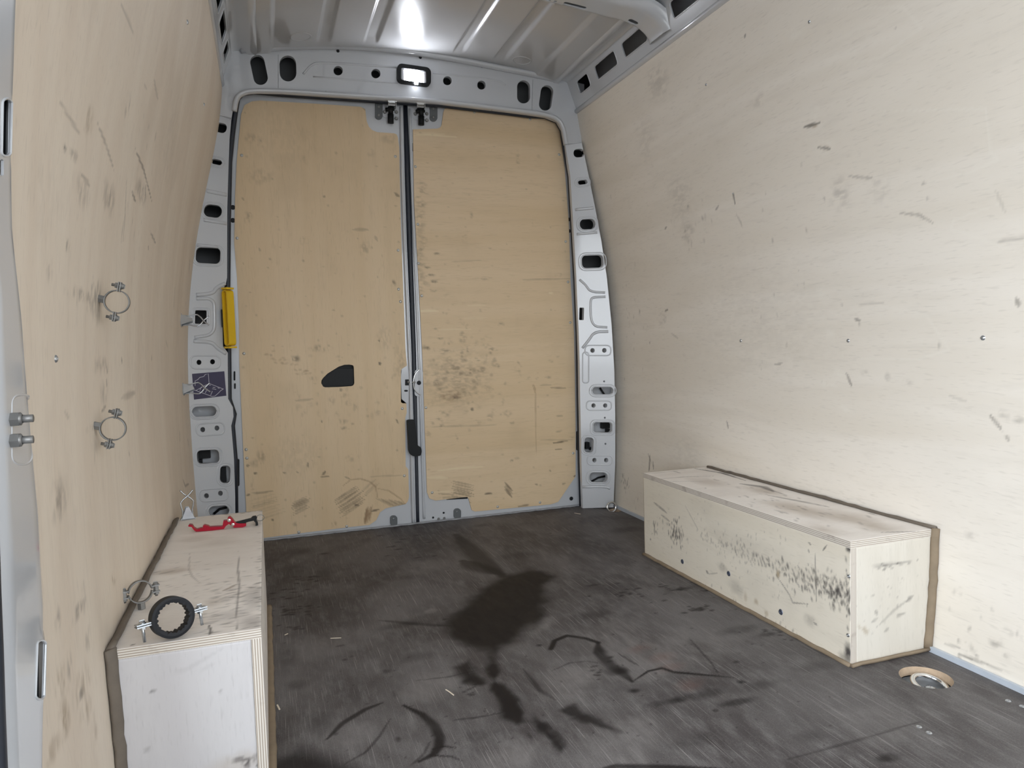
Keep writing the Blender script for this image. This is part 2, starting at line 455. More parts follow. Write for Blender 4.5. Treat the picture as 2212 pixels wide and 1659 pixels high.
def floor_material():
    m, N, L, b = nt('dark_phenolic_floor')
    tc = N.new('ShaderNodeTexCoord'); v = tc.outputs['Object']
    big = noise(N, L, v, 2.6, 4, .62, (1, .7, 1), dist=.6)
    med = noise(N, L, v, 1, 4, .7, (30, 10, 1), (0, 0, .5))
    fine = noise(N, L, v, 420, 1, .6, (1, .6, 1), (0, 0, .5))
    c = mixc(N, L, ramp(N, L, big, .30, .72), (.050, .043, .044), (.142, .134, .134))
    c = mixc(N, L, mul(N, L, ramp(N, L, med, .42, .78), .6), c, (.195, .187, .185))
    c = mixc(N, L, mul(N, L, ramp(N, L, fine, .55, .8), .35), c, (.25, .235, .225))
    c = mixc(N, L, mul(N, L, ramp(N, L, fine, .45, .25), .45), c, (.03, .025, .024))
    for k, (ang, sc, st, lo) in enumerate(((.55, 1, .45, .65), (.42, 1.5, .34, .63), (.22, 1.3, .38, .66), (-.12, .9, .40, .66), (1.15, 1.2, .35, .66), (.75, .7, .42, .65), (-.5, 1.1, .34, .66))):
        s = noise(N, L, v, 1, 1, .5, (430 * sc, 5.5 * sc, 1), (0, 0, ang))
        msk = noise(N, L, v, 3.1 + k, 1, .5, (1, 1, 1), (0, 0, k))
        c = mixc(N, L, mul(N, L, mul(N, L, ramp(N, L, s, lo, lo + .10), ramp(N, L, msk, .42, .62)), st), c, (.42, .40, .39))
    spk = noise(N, L, v, 180, 2, .5)
    c = mixc(N, L, mul(N, L, ramp(N, L, spk, .70, .80), .4), c, (.36, .33, .31))
    at = N.new('ShaderNodeAttribute'); at.attribute_name = 'dirt'
    sp = N.new('ShaderNodeSeparateColor'); L.new(at.outputs['Color'], sp.inputs[0])
    c = mixc(N, L, mul(N, L, sp.outputs[2], ramp(N, L, med, .25, .6, .4, 1.)), c, (.26, .245, .237)); c = mixc(N, L, sp.outputs[1], c, (.16, .085, .07)); c = mixc(N, L, sp.outputs[0], c, (.008, .0065, .007))
    L.new(c, b.inputs['Base Color'])
    rr = N.new('ShaderNodeMapRange'); rr.inputs[3].default_value = .45; rr.inputs[4].default_value = .68; L.new(med, rr.inputs[0])
    L.new(rr.outputs[0], b.inputs['Roughness'])
    b.inputs['Specular IOR Level'].default_value = .2
    return m
m_floor = floor_material()
m_paint = simple('pale_grey_van_paint', (.54, .56, .59), .3, spec=.4, coat=1.0)
m_roof = simple('pale_grey_roof_paint', (.47, .475, .485), .3, spec=.4, coat=.8)
m_rubber = simple('black_rubber', (.012, .013, .016), .6, spec=.3)
m_navy_rubber = simple('dark_seal_rubber', (.018, .022, .032), .5)
m_plastic = simple('black_plastic', (.007, .008, .009), .55, bump=.05, bscale=500, spec=.28)
m_zinc = simple('zinc_plated_steel', (.50, .53, .56), .25, .85, var=.15, vscale=40)
m_dull = simple('dull_galvanised_steel', (.22, .22, .215), .42, .55, var=.3, vscale=60)
m_screw = simple('bright_screw', (.50, .50, .48), .35, .35)
m_chrome = simple('chrome', (.78, .79, .80), .1, 1)
m_buffer = simple('grey_buffer', (.11, .12, .125), .45)
m_seal = simple('brown_sealant', (.24, .185, .125), .75, var=.25, vscale=30, bump=.3, bscale=70)
m_seal_d = simple('grey_brown_sealant', (.15, .125, .10), .75, var=.25, vscale=30, bump=.3, bscale=70)
m_yellow = simple('yellow_plastic', (.74, .47, .012), .42, var=.08, vscale=20)
m_red = simple('red_anodised_metal', (.42, .012, .035), .3, .55)
m_navy = simple('navy_sticker', (.040, .036, .085), .35)
m_white = simple('white_print', (.62, .62, .68), .5)
m_dark = simple('cavity_shade_grey', (.10, .105, .11), .6)  # shade inside the body cavities put into a dark colour
m_lamp = simple('lamp_reflector', (.85, .86, .9), .2)
m_chip = simple('pale_wood_chip', (.72, .64, .52), .8)
m_strip = simple('grey_metal_strip', (.50, .55, .62), .4, var=.12, vscale=25)
m_sill = simple('scuffed_sill', (.30, .31, .33), .45, var=.45, vscale=45)
m_ground = simple('bounce_ground', (.42, .41, .40), .9, var=.15, vscale=2)
m_bulk = simple('grey_bulkhead', (.42, .43, .44), .5)
m_led, N, L, b = nt('led_light')
b.inputs['Emission Color'].default_value = (.90, .93, 1, 1); b.inputs['Emission Strength'].default_value = 190; b.inputs['Base Color'].default_value = (1, 1, 1, 1)
m_lens, N, L, b = nt('clear_lens')
tr = N.new('ShaderNodeBsdfTransparent'); gl = N.new('ShaderNodeBsdfGlossy'); gl.inputs['Roughness'].default_value = .05
mxs = N.new('ShaderNodeMixShader'); mxs.inputs[0].default_value = .08
L.new(tr.outputs[0], mxs.inputs[1]); L.new(gl.outputs[0], mxs.inputs[2]); L.new(mxs.outputs[0], N['Material Output'].inputs['Surface'])

# ------------------------------------------------------------------ outer body, unseen ground
FRONT, REAR = -.80, 3.36
mb = MB()
mb.box((1.06, FRONT, -.1), (1.07, REAR, 2.22)); mb.box((-1.06, FRONT, 2.2), (1.06, REAR, 2.22))
mb.box((-1.06, REAR, -.1), (1.06, REAR + .01, 2.2)); mb.box((-1.06, FRONT, -.1), (1.06, REAR, -.085))
mb.box((-1.07, .80, -.1), (-1.06, REAR, 2.22)); mb.box((-1.07, FRONT, -.1), (-1.06, -.45, 2.22)); mb.box((-1.07, -.45, 1.86), (-1.06, .80, 2.22))
tag(mb.build('wall_outer', m_dark), 'outer steel skin of the van body', kind='structure')
mb = MB()
for lo, hi in (((-1.06, -.085), (1.06, .60)), ((-1.06, 1.75), (1.06, 2.2)), ((-1.06, .60), (-.85, 1.75)), ((.85, .60), (1.06, 1.75))): mb.box((lo[0], FRONT, lo[1]), (hi[0], FRONT + .02, hi[1]))  # cab end assumed open, the gap sized for light on the rear
tag(mb.build('wall_front', m_bulk), 'unseen grey bulkhead frame, its opening assumed and sized to light the rear', kind='structure')
mb = MB(); mb.box((-30, -30, -.66), (30, 30, -.62))  # unseen ground added to bounce daylight into the van
tag(mb.build('ground', m_ground), 'unseen ground plane outside the van, added to bounce daylight', kind='structure')

# ------------------------------------------------------------------ floor with lashing-ring wells
WELLS = [(tuple(on_z(2000, 1463, 0)[:2]), .058), (tuple(on_z(1330, 1102, 0)[:2]), .034)]
def floor_dirt(D):
    F = XY
    def w(px, py, n): a, c = np.array(XY([(px - n / 2, py)])[0]), np.array(XY([(px + n / 2, py)])[0]); return float(np.hypot(*(a - c)))
    D.poly(F([(966, 1352), (985, 1325), (1010, 1305), (1045, 1275), (1075, 1252), (1100, 1240), (1140, 1230), (1165, 1233), (1200, 1245), (1180, 1265), (1186, 1300), (1170, 1330), (1140, 1360), (1120, 1385), (1088, 1398), (1072, 1424), (1055, 1405), (1030, 1400), (990, 1385), (970, 1368)]), 0, .97, .03, .035)
    D.poly(F([(1060, 1420), (1075, 1430), (1078, 1475), (1100, 1500), (1130, 1540), (1138, 1560), (1115, 1566), (1090, 1550), (1085, 1515), (1062, 1490), (1055, 1450)]), 0, .95, .012, .022)
    D.poly(F([(976, 1440), (1015, 1424), (1030, 1450), (1036, 1476), (1010, 1472), (985, 1458)]), 0, .9, .014, .03)
    D.poly(F([(1152, 1543), (1172, 1560), (1200, 1588), (1220, 1612), (1212, 1624), (1185, 1602), (1158, 1572)]), 0, .92, .012, .02)
    D.poly(F([(1222, 1536), (1243, 1522), (1265, 1545), (1340, 1578), (1300, 1574), (1250, 1558)]), 0, .85, .012, .02)
    D.stroke(F([(872, 1524), (912, 1543), (938, 1568), (950, 1592), (948, 1612), (936, 1630), (905, 1645)]), w(940, 1580, 30), 0, .92, .5)
    D.stroke(F([(935, 1618), (960, 1612), (985, 1616)]), w(940, 1600, 8), 0, .8); D.stroke(F([(930, 1632), (975, 1634), (1000, 1645)]), w(940, 1600, 8), 0, .8)
    D.stroke(F([(705, 1598), (740, 1562), (790, 1532), (826, 1518)]), w(760, 1550, 18), 0, .8)
    D.stroke(F([(745, 1650), (790, 1625), (820, 1590), (845, 1550)]), w(760, 1600, 9), 0, .6)
    D.stroke(F([(885, 1656), (915, 1630), (930, 1600)]), w(760, 1600, 8), 0, .6)
    D.poly(F([(585, 1640), (640, 1612), (700, 1630), (745, 1650), (770, 1672), (580, 1672)]), 0, .85, .04, .04)
    D.stroke(F([(1190, 1402), (1198, 1384), (1225, 1373), (1265, 1379), (1292, 1388)]), w(1230, 1380, 15), 0, .95, .3, False)
    D.stroke(F([(1292, 1388), (1292, 1410), (1318, 1436), (1345, 1455), (1365, 1472)]), w(1300, 1420, 34), 0, .95, .5)
    D.stroke(F([(1190, 1450), (1230, 1432), (1270, 1428), (1300, 1434)]), w(1240, 1440, 5), 0, .6)
    D.stroke(F([(1370, 1470), (1400, 1450), (1430, 1443), (1455, 1452), (1500, 1456), (1545, 1460), (1585, 1464)]), w(1450, 1450, 13), 0, .9)
    D.stroke(F([(1330, 1408), (1365, 1430), (1385, 1440)]), w(1450, 1400, 7), 0, .6)
    D.stroke(F([(1488, 1378), (1515, 1408), (1535, 1430), (1555, 1460)]), w(1500, 1400, 7), 0, .6)
    for x, y, a, c, s in ((1462, 1512, 60, 18, .8), (1590, 1517, 120, 20, .75), (1602, 1473, 28, 12, .9), (1370, 1492, 36, 14, .85), (1915, 1638, 80, 20, .85), (1545, 1535, 20, 9, .8),
                          (1250, 1550, 60, 10, .6), (1165, 1394, 18, 9, .85), (1510, 1316, 50, 14, .85), (1475, 1272, 60, 12, .75), (1660, 1370, 60, 14, .65), (1590, 1430, 26, 9, .7), (1282, 1264, 40, 8, .7), (1345, 1280, 26, 9, .8), (1272, 1288, 12, 6, .8),
                          (700, 1196, 26, 9, .75), (870, 1165, 24, 8, .7), (865, 1186, 16, 6, .7), (745, 1425, 16, 7, .7), (735, 1395, 26, 6, .6), (835, 1450, 26, 16, .55), (852, 1500, 14, 22, .5), (860, 1597, 16, 14, .85), (760, 1418, 16, 7, .5), (725, 1585, 14, 10, .6), (1145, 1590, 16, 22, .5),
                          (960, 1338, 14, 6, .8), (1000, 1455, 60, 20, .5), (1350, 1145, 110, 30, .45), (1040, 1135, 60, 18, .4), (640, 1230, 60, 60, .35), (700, 1240, 50, 50, .4), (640, 1480, 60, 30, .4), (870, 1350, 120, 22, .4), (1330, 1450, 60, 30, .7), (1300, 1405, 26, 24, .7), (1345, 1448, 40, 20, .8), (1100, 1530, 70, 60, .5), (1020, 1470, 60, 30, .6), (1520, 1500, 160, 26, .5), (1640, 1480, 160, 26, .35), (1420, 1520, 80, 16, .5), (1120, 1200, 120, 30, .4), (700, 1300, 130, 60, .3), (620, 1420, 60, 100, .35), (900, 1420, 90, 30, .3), (1270, 1330, 120, 24, .3), (1600, 1360, 160, 24, .4), (1760, 1440, 120, 30, .35), (650, 1190, 60, 40, .4), (1240, 1160, 90, 30, .35), (690, 1560, 70, 60, .4), (1030, 1590, 60, 30, .35), (1500, 1600, 160, 30, .3), (1750, 1590, 120, 30, .3)):
        D.blob(F([(x, y)])[0], w(x, y, a) * .5, max(w(x, y, a) * .5 * c / a * 1.9, .006), 0, 0, s, .7)
    for seg in ([(1085, 1245), (1035, 1205), (985, 1155)], [(1085, 1240), (1030, 1225), (1000, 1212)]):
        D.stroke(F(seg), w(1040, 1200, 60), 0, .7, .5)
    D.stroke(F([(970, 1352), (900, 1348), (820, 1340)]), w(900, 1345, 18), 0, .55)
    D.stroke(F([(1085, 1540), (1030, 1550), (975, 1556)]), w(1000, 1550, 10), 0, .6)
    D.stroke(F([(1040, 1445), (970, 1462), (900, 1470)]), w(1000, 1450, 7), 0, .5)
    D.stroke(F([(1130, 1445), (1165, 1490), (1200, 1512)]), w(1150, 1480, 16), 0, .6)
    for cx, cy, rx, ry, n in ((662, 1252, 26, 10, 12), (640, 1283, 30, 10, 10), (648, 1320, 40, 12, 22), (1340, 1275, 26, 18, 7), (1480, 1268, 60, 10, 16), (1515, 1312, 28, 8, 12), (1690, 1372, 40, 12, 14), (1010, 1490, 20, 26, 10), (1290, 1440, 30, 30, 10), (1420, 1300, 60, 30, 8), (880, 1180, 60, 26, 12), (620, 1300, 40, 60, 14)):
        for k in range(n):
            x, y = cx + rng.uniform(-1, 1) * rx, cy + rng.uniform(-1, 1) * ry
            s = w(x, y, rng.uniform(5, 11)); D.blob(F([(x, y)])[0], s, s * .6, rng.uniform(-20, 20), 0, .75, .5)
    for k in range(190):
        x, y = rng.uniform(590, 1900), 1120 + 540 * rng.uniform(0, 1) ** .8
        s = w(x, y, rng.uniform(1.5, 5)); D.blob(F([(x, y)])[0], s, s * .8, rng.uniform(0, 180), 0, .7, .6)
    for x, y, a, s in ((910, 1225, 70, .4), (930, 1320, 20, .6), (700, 1390, 120, .25), (930, 1480, 90, .4), (1100, 1640, 120, .4), (1330, 1370, 120, .35), (1400, 1420, 140, .35), (1240, 1470, 100, .45), (1170, 1345, 50, .5), (1150, 1330, 40, .5), (1500, 1400, 140, .3), (760, 1590, 80, .3), (1900, 1560, 120, .25), (1350, 1600, 160, .35)):
        D.blob(F([(x, y)])[0], w(x, y, a), w(x, y, a) * .7, 35, 2, s, .9)
    for x, y in ((1450, 1440), (1490, 1480), (1430, 1420), (1380, 1400)): D.blob(F([(x, y)])[0], .05, .03, 20, 1, .3, .9)
    D.stroke(F([(1290, 1665), (1330, 1655), (1450, 1657), (1580, 1662)]), w(1400, 1655, 22), 0, .9, .3)
    D.stroke(F([(1700, 1640), (1850, 1600), (2000, 1555)]), w(1850, 1600, 9), 0, .5)
def build_floor():
    x0, x1, y0, y1, st = -.945, .945, FRONT + .02, 3.215, .0045
    def rows(a, b, s): return np.linspace(a, b, int((b - a) / s) + 1)
    xs = rows(x0, x1, st); ys = np.concatenate([rows(y0, .75, .05)[:-1], rows(.75, y1, st)])
    U, Vv = np.meshgrid(xs, ys); P = np.stack([U.ravel(), Vv.ravel()], 1); q = grid_quads(len(xs), len(ys)); n = len(P)
    V = np.column_stack([P, np.zeros(n)])
    ex = []; add = []; rim = []
    for (c, r) in WELLS:
        far = np.hypot(P[:, 0] - c[0], P[:, 1] - c[1]) > r + .006
        q = q[far[q].all(1)]
        o = n + len(add); K = 40
        for rr, z in ((r, 0), (r + .022, -.0002)):
            add += [(c[0] + rr * math.cos(2 * math.pi * k / K), c[1] + rr * math.sin(2 * math.pi * k / K), z) for k in range(K)]
        ex += [(o + k, o + K + k, o + K + (k + 1) % K, o + (k + 1) % K) for k in range(K)]
        o2 = n + len(add)
        add += [(c[0] + r * math.cos(2 * math.pi * k / K), c[1] + r * math.sin(2 * math.pi * k / K), -.022) for k in range(K)]
        rim += [(o2 + k, o + k, o + (k + 1) % K, o2 + (k + 1) % K) for k in range(K)]
    V = np.vstack([V, np.array(add)])
    fo = np_mesh('floor', V, q, [m_floor, m_cut], None, ex + rim, True, 0)
    mi = np.zeros(len(fo.data.polygons), np.int32); mi[len(q) + len(ex):] = 1; fo.data.polygons.foreach_set('material_index', mi)
    D = Dirt(V[:, :2]); D.step = .0045; floor_dirt(D); D.store(fo.data)
    return tag(fo, 'dark worn plywood load floor with an oily stain', kind='structure')
floor = build_floor()
mb = MB()
mb.box((-.945, FRONT + .02, -.05), (.945, 3.215, -.04))
mb.build('underlay', m_dark, floor)
for x, y in ((2177.7, 1514), (2208, 1526), (1985, 1570), (2006.7, 1582.8)):
    mb = MB(); c = on_z(x, y, 0); mb.smooth = True
    mb.lathe((c[0], c[1], 0), (0, 0, 1), [(0, .0008), (.002, .0008), (.0022, .0016), (.005, .0014), (.0062, 0)], 14)
    mb.build('screw', m_zinc, floor)
# sill strip at the end of the floor
mb = MB(); mb.box((-.86, 3.2155, -.03), (.82, 3.2215, .006))
mb.smooth = True
mb.tube([(-.86 + .02 * k, 3.2125, .003 + .0012 * math.sin(k * 1.7)) for k in range(85)], .004, 6)
tag(mb.build('trim_sill', m_sill), 'scuffed grey sill strip between floor and rear doors', kind='structure')
mb = MB(); mb.box((.936, FRONT + .03, 0), (.9445, 3.15, .014))
tag(mb.build('baseboard_right', m_strip), 'pale grey metal strip along the foot of the bright plywood wall', kind='structure')

# ------------------------------------------------------------------ plywood walls
def right_dirt(D):
    P = YZr; D.k, D.streak = .6, (.8, 2.2)
    def mpp(x, y): q = on_wall(x, y, prof_r); return float(np.linalg.norm(q - CAM)) / FPX
    for pts, wd, st in (([(1737, 275), (1750, 271), (1772, 265)], 7, .8), ([(1765, 318), (1783, 320), (1795, 322)], 5, .7), ([(1583, 415), (1588, 440)], 6, .85), ([(1545, 455), (1552, 445)], 6, .5), ([(1590, 462), (1600, 480), (1604, 492)], 4, .35),
                        ([(1942, 460), (1985, 464), (2020, 484)], 4, .5), ([(2150, 522), (2212, 514)], 4, .4), ([(2195, 645), (2202, 662)], 12, .5), ([(1845, 690), (1858, 691)], 3, .8), ([(1855, 657), (1910, 654)], 4, .25), ([(1672, 788), (1690, 785)], 4, .5),
                        ([(1828, 805), (1840, 835)], 8, .55), ([(1570, 910), (1573, 925)], 5, .6), ([(2138, 896), (2165, 930)], 9, .5), ([(2172, 938), (2178, 952)], 9, .4), ([(2050, 855), (2090, 868)], 5, .2), ([(1436, 672), (1444, 668)], 5, .7), ([(1403, 737), (1404, 742)], 4, .6),
                        ([(1610, 75), (1608, 82)], 5, .7), ([(1933, 57), (1934, 62)], 4, .6), ([(1440, 490), (1436, 495)], 4, .6), ([(1830, 380), (1870, 384), (1885, 384)], 6, .35), ([(1990, 398), (2000, 394)], 5, .4), ([(2005, 425), (2002, 433)], 5, .45),
                        ([(2070, 1412), (2100, 1425)], 5, .5), ([(2080, 1415), (2130, 1436)], 4, .5), ([(2120, 1430), (2165, 1450)], 4, .4), ([(2040, 1390), (2075, 1400)], 4, .4), ([(2150, 410), (2172, 460)], 3, .25), ([(1450, 720), (1466, 732)], 2, .4),
                        ([(1404, 985), (1402, 1018)], 7, .75), ([(1410, 995), (1412, 1015)], 4, .7), ([(1400, 980), (1407, 1000)], 3, .6)):
        D.stroke(P(pts), wd * mpp(*pts[0]), 0, st, .6)
    for x, y, a, bb, st in ((1815, 418, 26, 38, .3), (1470, 430, 50, 70, .16), (1485, 500, 26, 26, .3), (1395, 300, 40, 60, .12), (1420, 175, 40, 40, .25), (1635, 215, 22, 22, .18), (1900, 405, 26, 34, .2), (1430, 690, 16, 16, .35), (1385, 912, 9, 12, -.5), (2165, 897, 13, 12, .35), (2202, 907, 13, 12, .3), (1868, 805, 10, 9, .4), (1917, 814, 7, 10, .35), (1960, 826, 12, 6, .3), (2100, 1155, 14, 12, .35), (1480, 985, 60, 50, .12), (2150, 1390, 12, 14, .5), (2180, 1365, 10, 10, .4), (2175, 1418, 8, 8, .4), (1640, 700, 240, 180, .06)):
        k = mpp(x, y); D.blob(P([(x, y)])[0], a * k * 1.2, bb * k, 0, 2 if st < 0 else 0, abs(st), .7)
    for x, y, a in ((1757, 240, 22), (1757, 268, 40), (1782, 316, 34), (1812, 808, 26), (1790, 830, 30), (1825, 885, 20), (1720, 70, 30), (1776, 632, 30), (1790, 720, 20)):
        k = mpp(x, y); D.blob(P([(x, y)])[0], a * k, a * k * .6, 0, 2, .6, .6)
    for x, y in ((1786, 320), (1760, 272), (1790, 832)): k = mpp(x, y); D.blob(P([(x, y)])[0], 9 * k, 4 * k, 0, 1, .7, .5)
    D.specks(P([(1350, 1042)])[0], .05, .05, 22, .006, 0, .7); D.specks(P([(1376, 1080)])[0], .03, .03, 5, .006, 0, .5)
    D.specks(P([(1360, 700)])[0], .2, .5, 26, .006, 0, .4); D.specks(P([(1700, 600)])[0], .6, .5, 24, .005, 0, .4); D.specks(P([(2120, 1380)])[0], .16, .1, 16, .007, 0, .5)
    D.specks(P([(1480, 490)])[0], .2, .1, 16, .008, 0, .4)
    for pts in ([(1800, 20), (1950, 15), (1990, 60), (1900, 125), (1830, 140)], [(1900, 240), (2130, 235), (2140, 330), (2155, 345), (2090, 375), (2000, 395)], [(2160, 440), (2060, 475), (2055, 495), (2130, 520), (2200, 545)], [(1700, 700), (1900, 660), (2000, 680), (2050, 755), (1980, 778), (1860, 775)]):
        D.stroke(P(pts), .008, 2, .35, .4)
wall_r = slab('wall_right', lambda u, v, w: np.stack([prof_r(v) + w, u, v], 1), .75, 3.17, .008, 1.95, .005, .009, [m_wall_r, m_cut], None, True, right_dirt)
tag(wall_r, 'tall bright birch plywood lining opposite the camera', kind='structure')
wr2 = slab('lining_front', lambda u, v, w: np.stack([prof_r(v) + w, u, v], 1), FRONT + .02, .748, .008, 1.95, .08, .009, [m_wall_r, m_cut], wall_r, True)
def left_dirt(D):
    P = YZl; D.k, D.streak = .75, (2.2, .8)
    def mpp(x, y): q = on_wall(x, y, prof_l); return float(np.linalg.norm(q - CAM)) / FPX
    def wy(x, y, n): a, c = np.array(P([(x - n / 2, y)])[0]), np.array(P([(x + n / 2, y)])[0]); return float(np.hypot(*(a - c)))
    for pts, wd, st in (([(292, 322), (310, 365), (328, 435)], 3, .75), ([(210, 265), (228, 310), (246, 366)], 3, .5), ([(285, 415), (293, 435)], 4, .7), ([(274, 380), (270, 470), (266, 520)], 2.5, .45), ([(268, 470), (261, 528)], 2.5, .4), ([(176, 378), (195, 401)], 3.5, .45),
                        ([(130, 222), (160, 270), (172, 290)], 4, .35), ([(315, 400), (313, 430)], 3, .7), ([(324, 500), (336, 525)], 3, .6), ([(320, 530), (321, 540)], 2.5, .7), ([(410, 560), (408, 590)], 2.5, .7), ([(378, 620), (375, 670)], 2.5, .6), ([(328, 768), (327, 780)], 3, .7), ([(262, 772), (264, 784)], 4, .7), ([(230, 790), (232, 806)], 4, .7), ([(230, 822), (231, 838)], 4, .7), ([(219, 890), (228, 878)], 4, .6),
                        ([(262, 860), (292, 848)], 8, .35), ([(278, 975), (280, 985)], 3, .6), ([(388, 930), (389, 955)], 2.5, .7), ([(405, 945), (408, 965)], 2.5, .7), ([(395, 1035), (400, 1050), (408, 1045)], 3, .6), ([(358, 735), (362, 750)], 2.5, .4), ([(385, 10), (300, 90)], 2, .0), ([(353, 175), (349, 215)], 5, .3), ([(316, 15), (308, 75)], 4, .3), ([(420, 190), (425, 200)], 3, .25), ([(140, 890), (150, 905)], 4, .3)):
        if st: D.stroke(P(pts), wd * mpp(*pts[0]) * 2.2, 0, st, .6)
    for x, y, a, bb, st, ch in ((307, 415, 30, 40, .45, 0), (236, 430, 28, 62, .4, 0), (276, 232, 10, 46, .45, 0), (192, 260, 16, 56, .5, 1), (140, 320, 9, 12, .8, 0), (160, 335, 18, 22, .4, 0), (178, 415, 34, 50, .3, 0), (143, 530, 18, 22, .55, 0), (105, 575, 18, 50, .35, 0), (185, 640, 70, 24, .45, 0), (200, 660, 30, 30, .35, 0), (220, 790, 34, 30, .35, 0), (225, 850, 16, 40, .35, 0), (195, 925, 20, 14, .4, 0), (128, 1080, 34, 70, .45, 0), (130, 1060, 12, 60, .3, 0), (212, 680, 12, 40, .4, 0), (205, 980, 10, 50, .25, 0),
                             (170, 1318, 30, 26, .55, 0), (182, 1290, 10, 60, .4, 0), (125, 1340, 12, 50, .45, 0), (247, 1245, 12, 26, .8, 1), (180, 1480, 40, 60, .45, 1), (140, 1555, 22, 60, .75, 1), (135, 1470, 30, 60, .5, 1), (175, 1500, 14, 20, .6, 0), (185, 1540, 24, 44, .55, 1), (205, 1570, 12, 50, .4, 1), (115, 1620, 30, 40, .5, 1), (150, 1440, 12, 50, .4, 0), (190, 1380, 14, 40, .35, 0), (370, 300, 30, 200, .10, 0), (430, 800, 30, 300, .12, 1), (300, 800, 60, 200, .08, 0), (100, 420, 60, 200, .07, 0)):
        D.blob(P([(x, y)])[0], wy(x, y, a) * .62, bb * mpp(x, y) * .62, 0, ch, st, .8)
    D.specks(P([(200, 640)])[0], .12, .03, 14, .007, 0, .5); D.specks(P([(395, 800)])[0], .3, .5, 40, .005, 1, .5, el=3.5); D.specks(P([(300, 470)])[0], .3, .3, 20, .006, 0, .4)
wall_l = slab('wall_left', lambda u, v, w: np.stack([prof_l(v) - w, u, v], 1), .86, 3.17, .0, 1.95, .005, .009, [m_wall_l, m_cut], None, False, left_dirt)
tag(wall_l, 'plywood lining seen edge-on beside the camera, carrying clamps', kind='structure')
def rivet(parent, c, n, r, mat=m_zinc, name='rivet'):
    mb = MB(); mb.smooth = True
    mb.lathe(c, n, [(0, r * .55), (r * .45, r * .5), (r * .8, r * .3), (r, 0)], 14)
    mb.smooth = False; mb.obox(Vector(c) + Vector(n) * r * .5, frame(n), (r * .12, r * .12, r * .12))
    return mb.build(name, mat, parent)
for x, y, r in ((1600, 736, .006), (1832, 736, .006), (2123, 730, .0065), (1748, 47, .005), (1525, 183, .005), (1379, 143, .004), (1583, 418, .003)):
    c = on_wall(x, y, prof_r); rivet(wall_r, c, (-1, 0, 0), r)
for x, y, r in ((120, 775, .006), (404, 48, .005), (440, 226, .005)):
    c = on_wall(x, y, prof_l); rivet(wall_l, c, (1, 0, 0), r)

# ------------------------------------------------------------------ roof panel with pressed channels, rails, bow
CH = [(-.39, -.335), (-.2, -.14), (.19, .24), (.377, .435)]
def roof_z(x, y):
    z = 2.118 - .125 * (x - .02) ** 2
    e = sstep(3.10, 3.03, y)
    for a, c in CH:
        z = z + .013 * sstep(a - .004, a + .012, x) * (1 - sstep(c - .012, c + .004, x)) * e
    z = z + .010 * sstep(-.60, -.585, x) * 0
    z = z - .012 * (sstep(.585, .605, x) + sstep(-.560, -.580, x))
    return z
xs = np.unique(np.concatenate([np.linspace(-.628, .69, 40)] + [np.linspace(a - .006, a + .014, 8) for a, _ in CH] + [np.linspace(c - .014, c + .006, 8) for _, c in CH] + [np.linspace(.58, .61, 8), np.linspace(-.585, -.555, 8)]))
ys = np.concatenate([np.linspace(FRONT, 2.95, 30), np.linspace(2.96, 3.18, 20)])
U, Vv = np.meshgrid(xs, ys)
V = np.stack([U.ravel(), Vv.ravel(), roof_z(U.ravel(), Vv.ravel())], 1)
ceil = np_mesh('ceiling', V, grid_quads(len(xs), len(ys))[:, ::-1], m_roof)
tag(ceil, 'glossy pale grey steel roof panel with pressed channels', kind='structure')
for x, y in ((650, 82), (1127, 133)):
    c = on_z(x, y, 2.085); mb = MB(); mb.smooth = True
    mb.tube([(c[0] + .040 * math.cos(t), c[1] + .040 * math.sin(t), float(roof_z(np.array([c[0] + .04 * math.cos(t)]), np.array([c[1] + .04 * math.sin(t)]))[0])) for t in np.linspace(0, 2 * math.pi, 30)[:-1]], .004, 8, True, .0022, (0, 0, 1)); mb.build('pressed_dimple', m_roof, ceil)
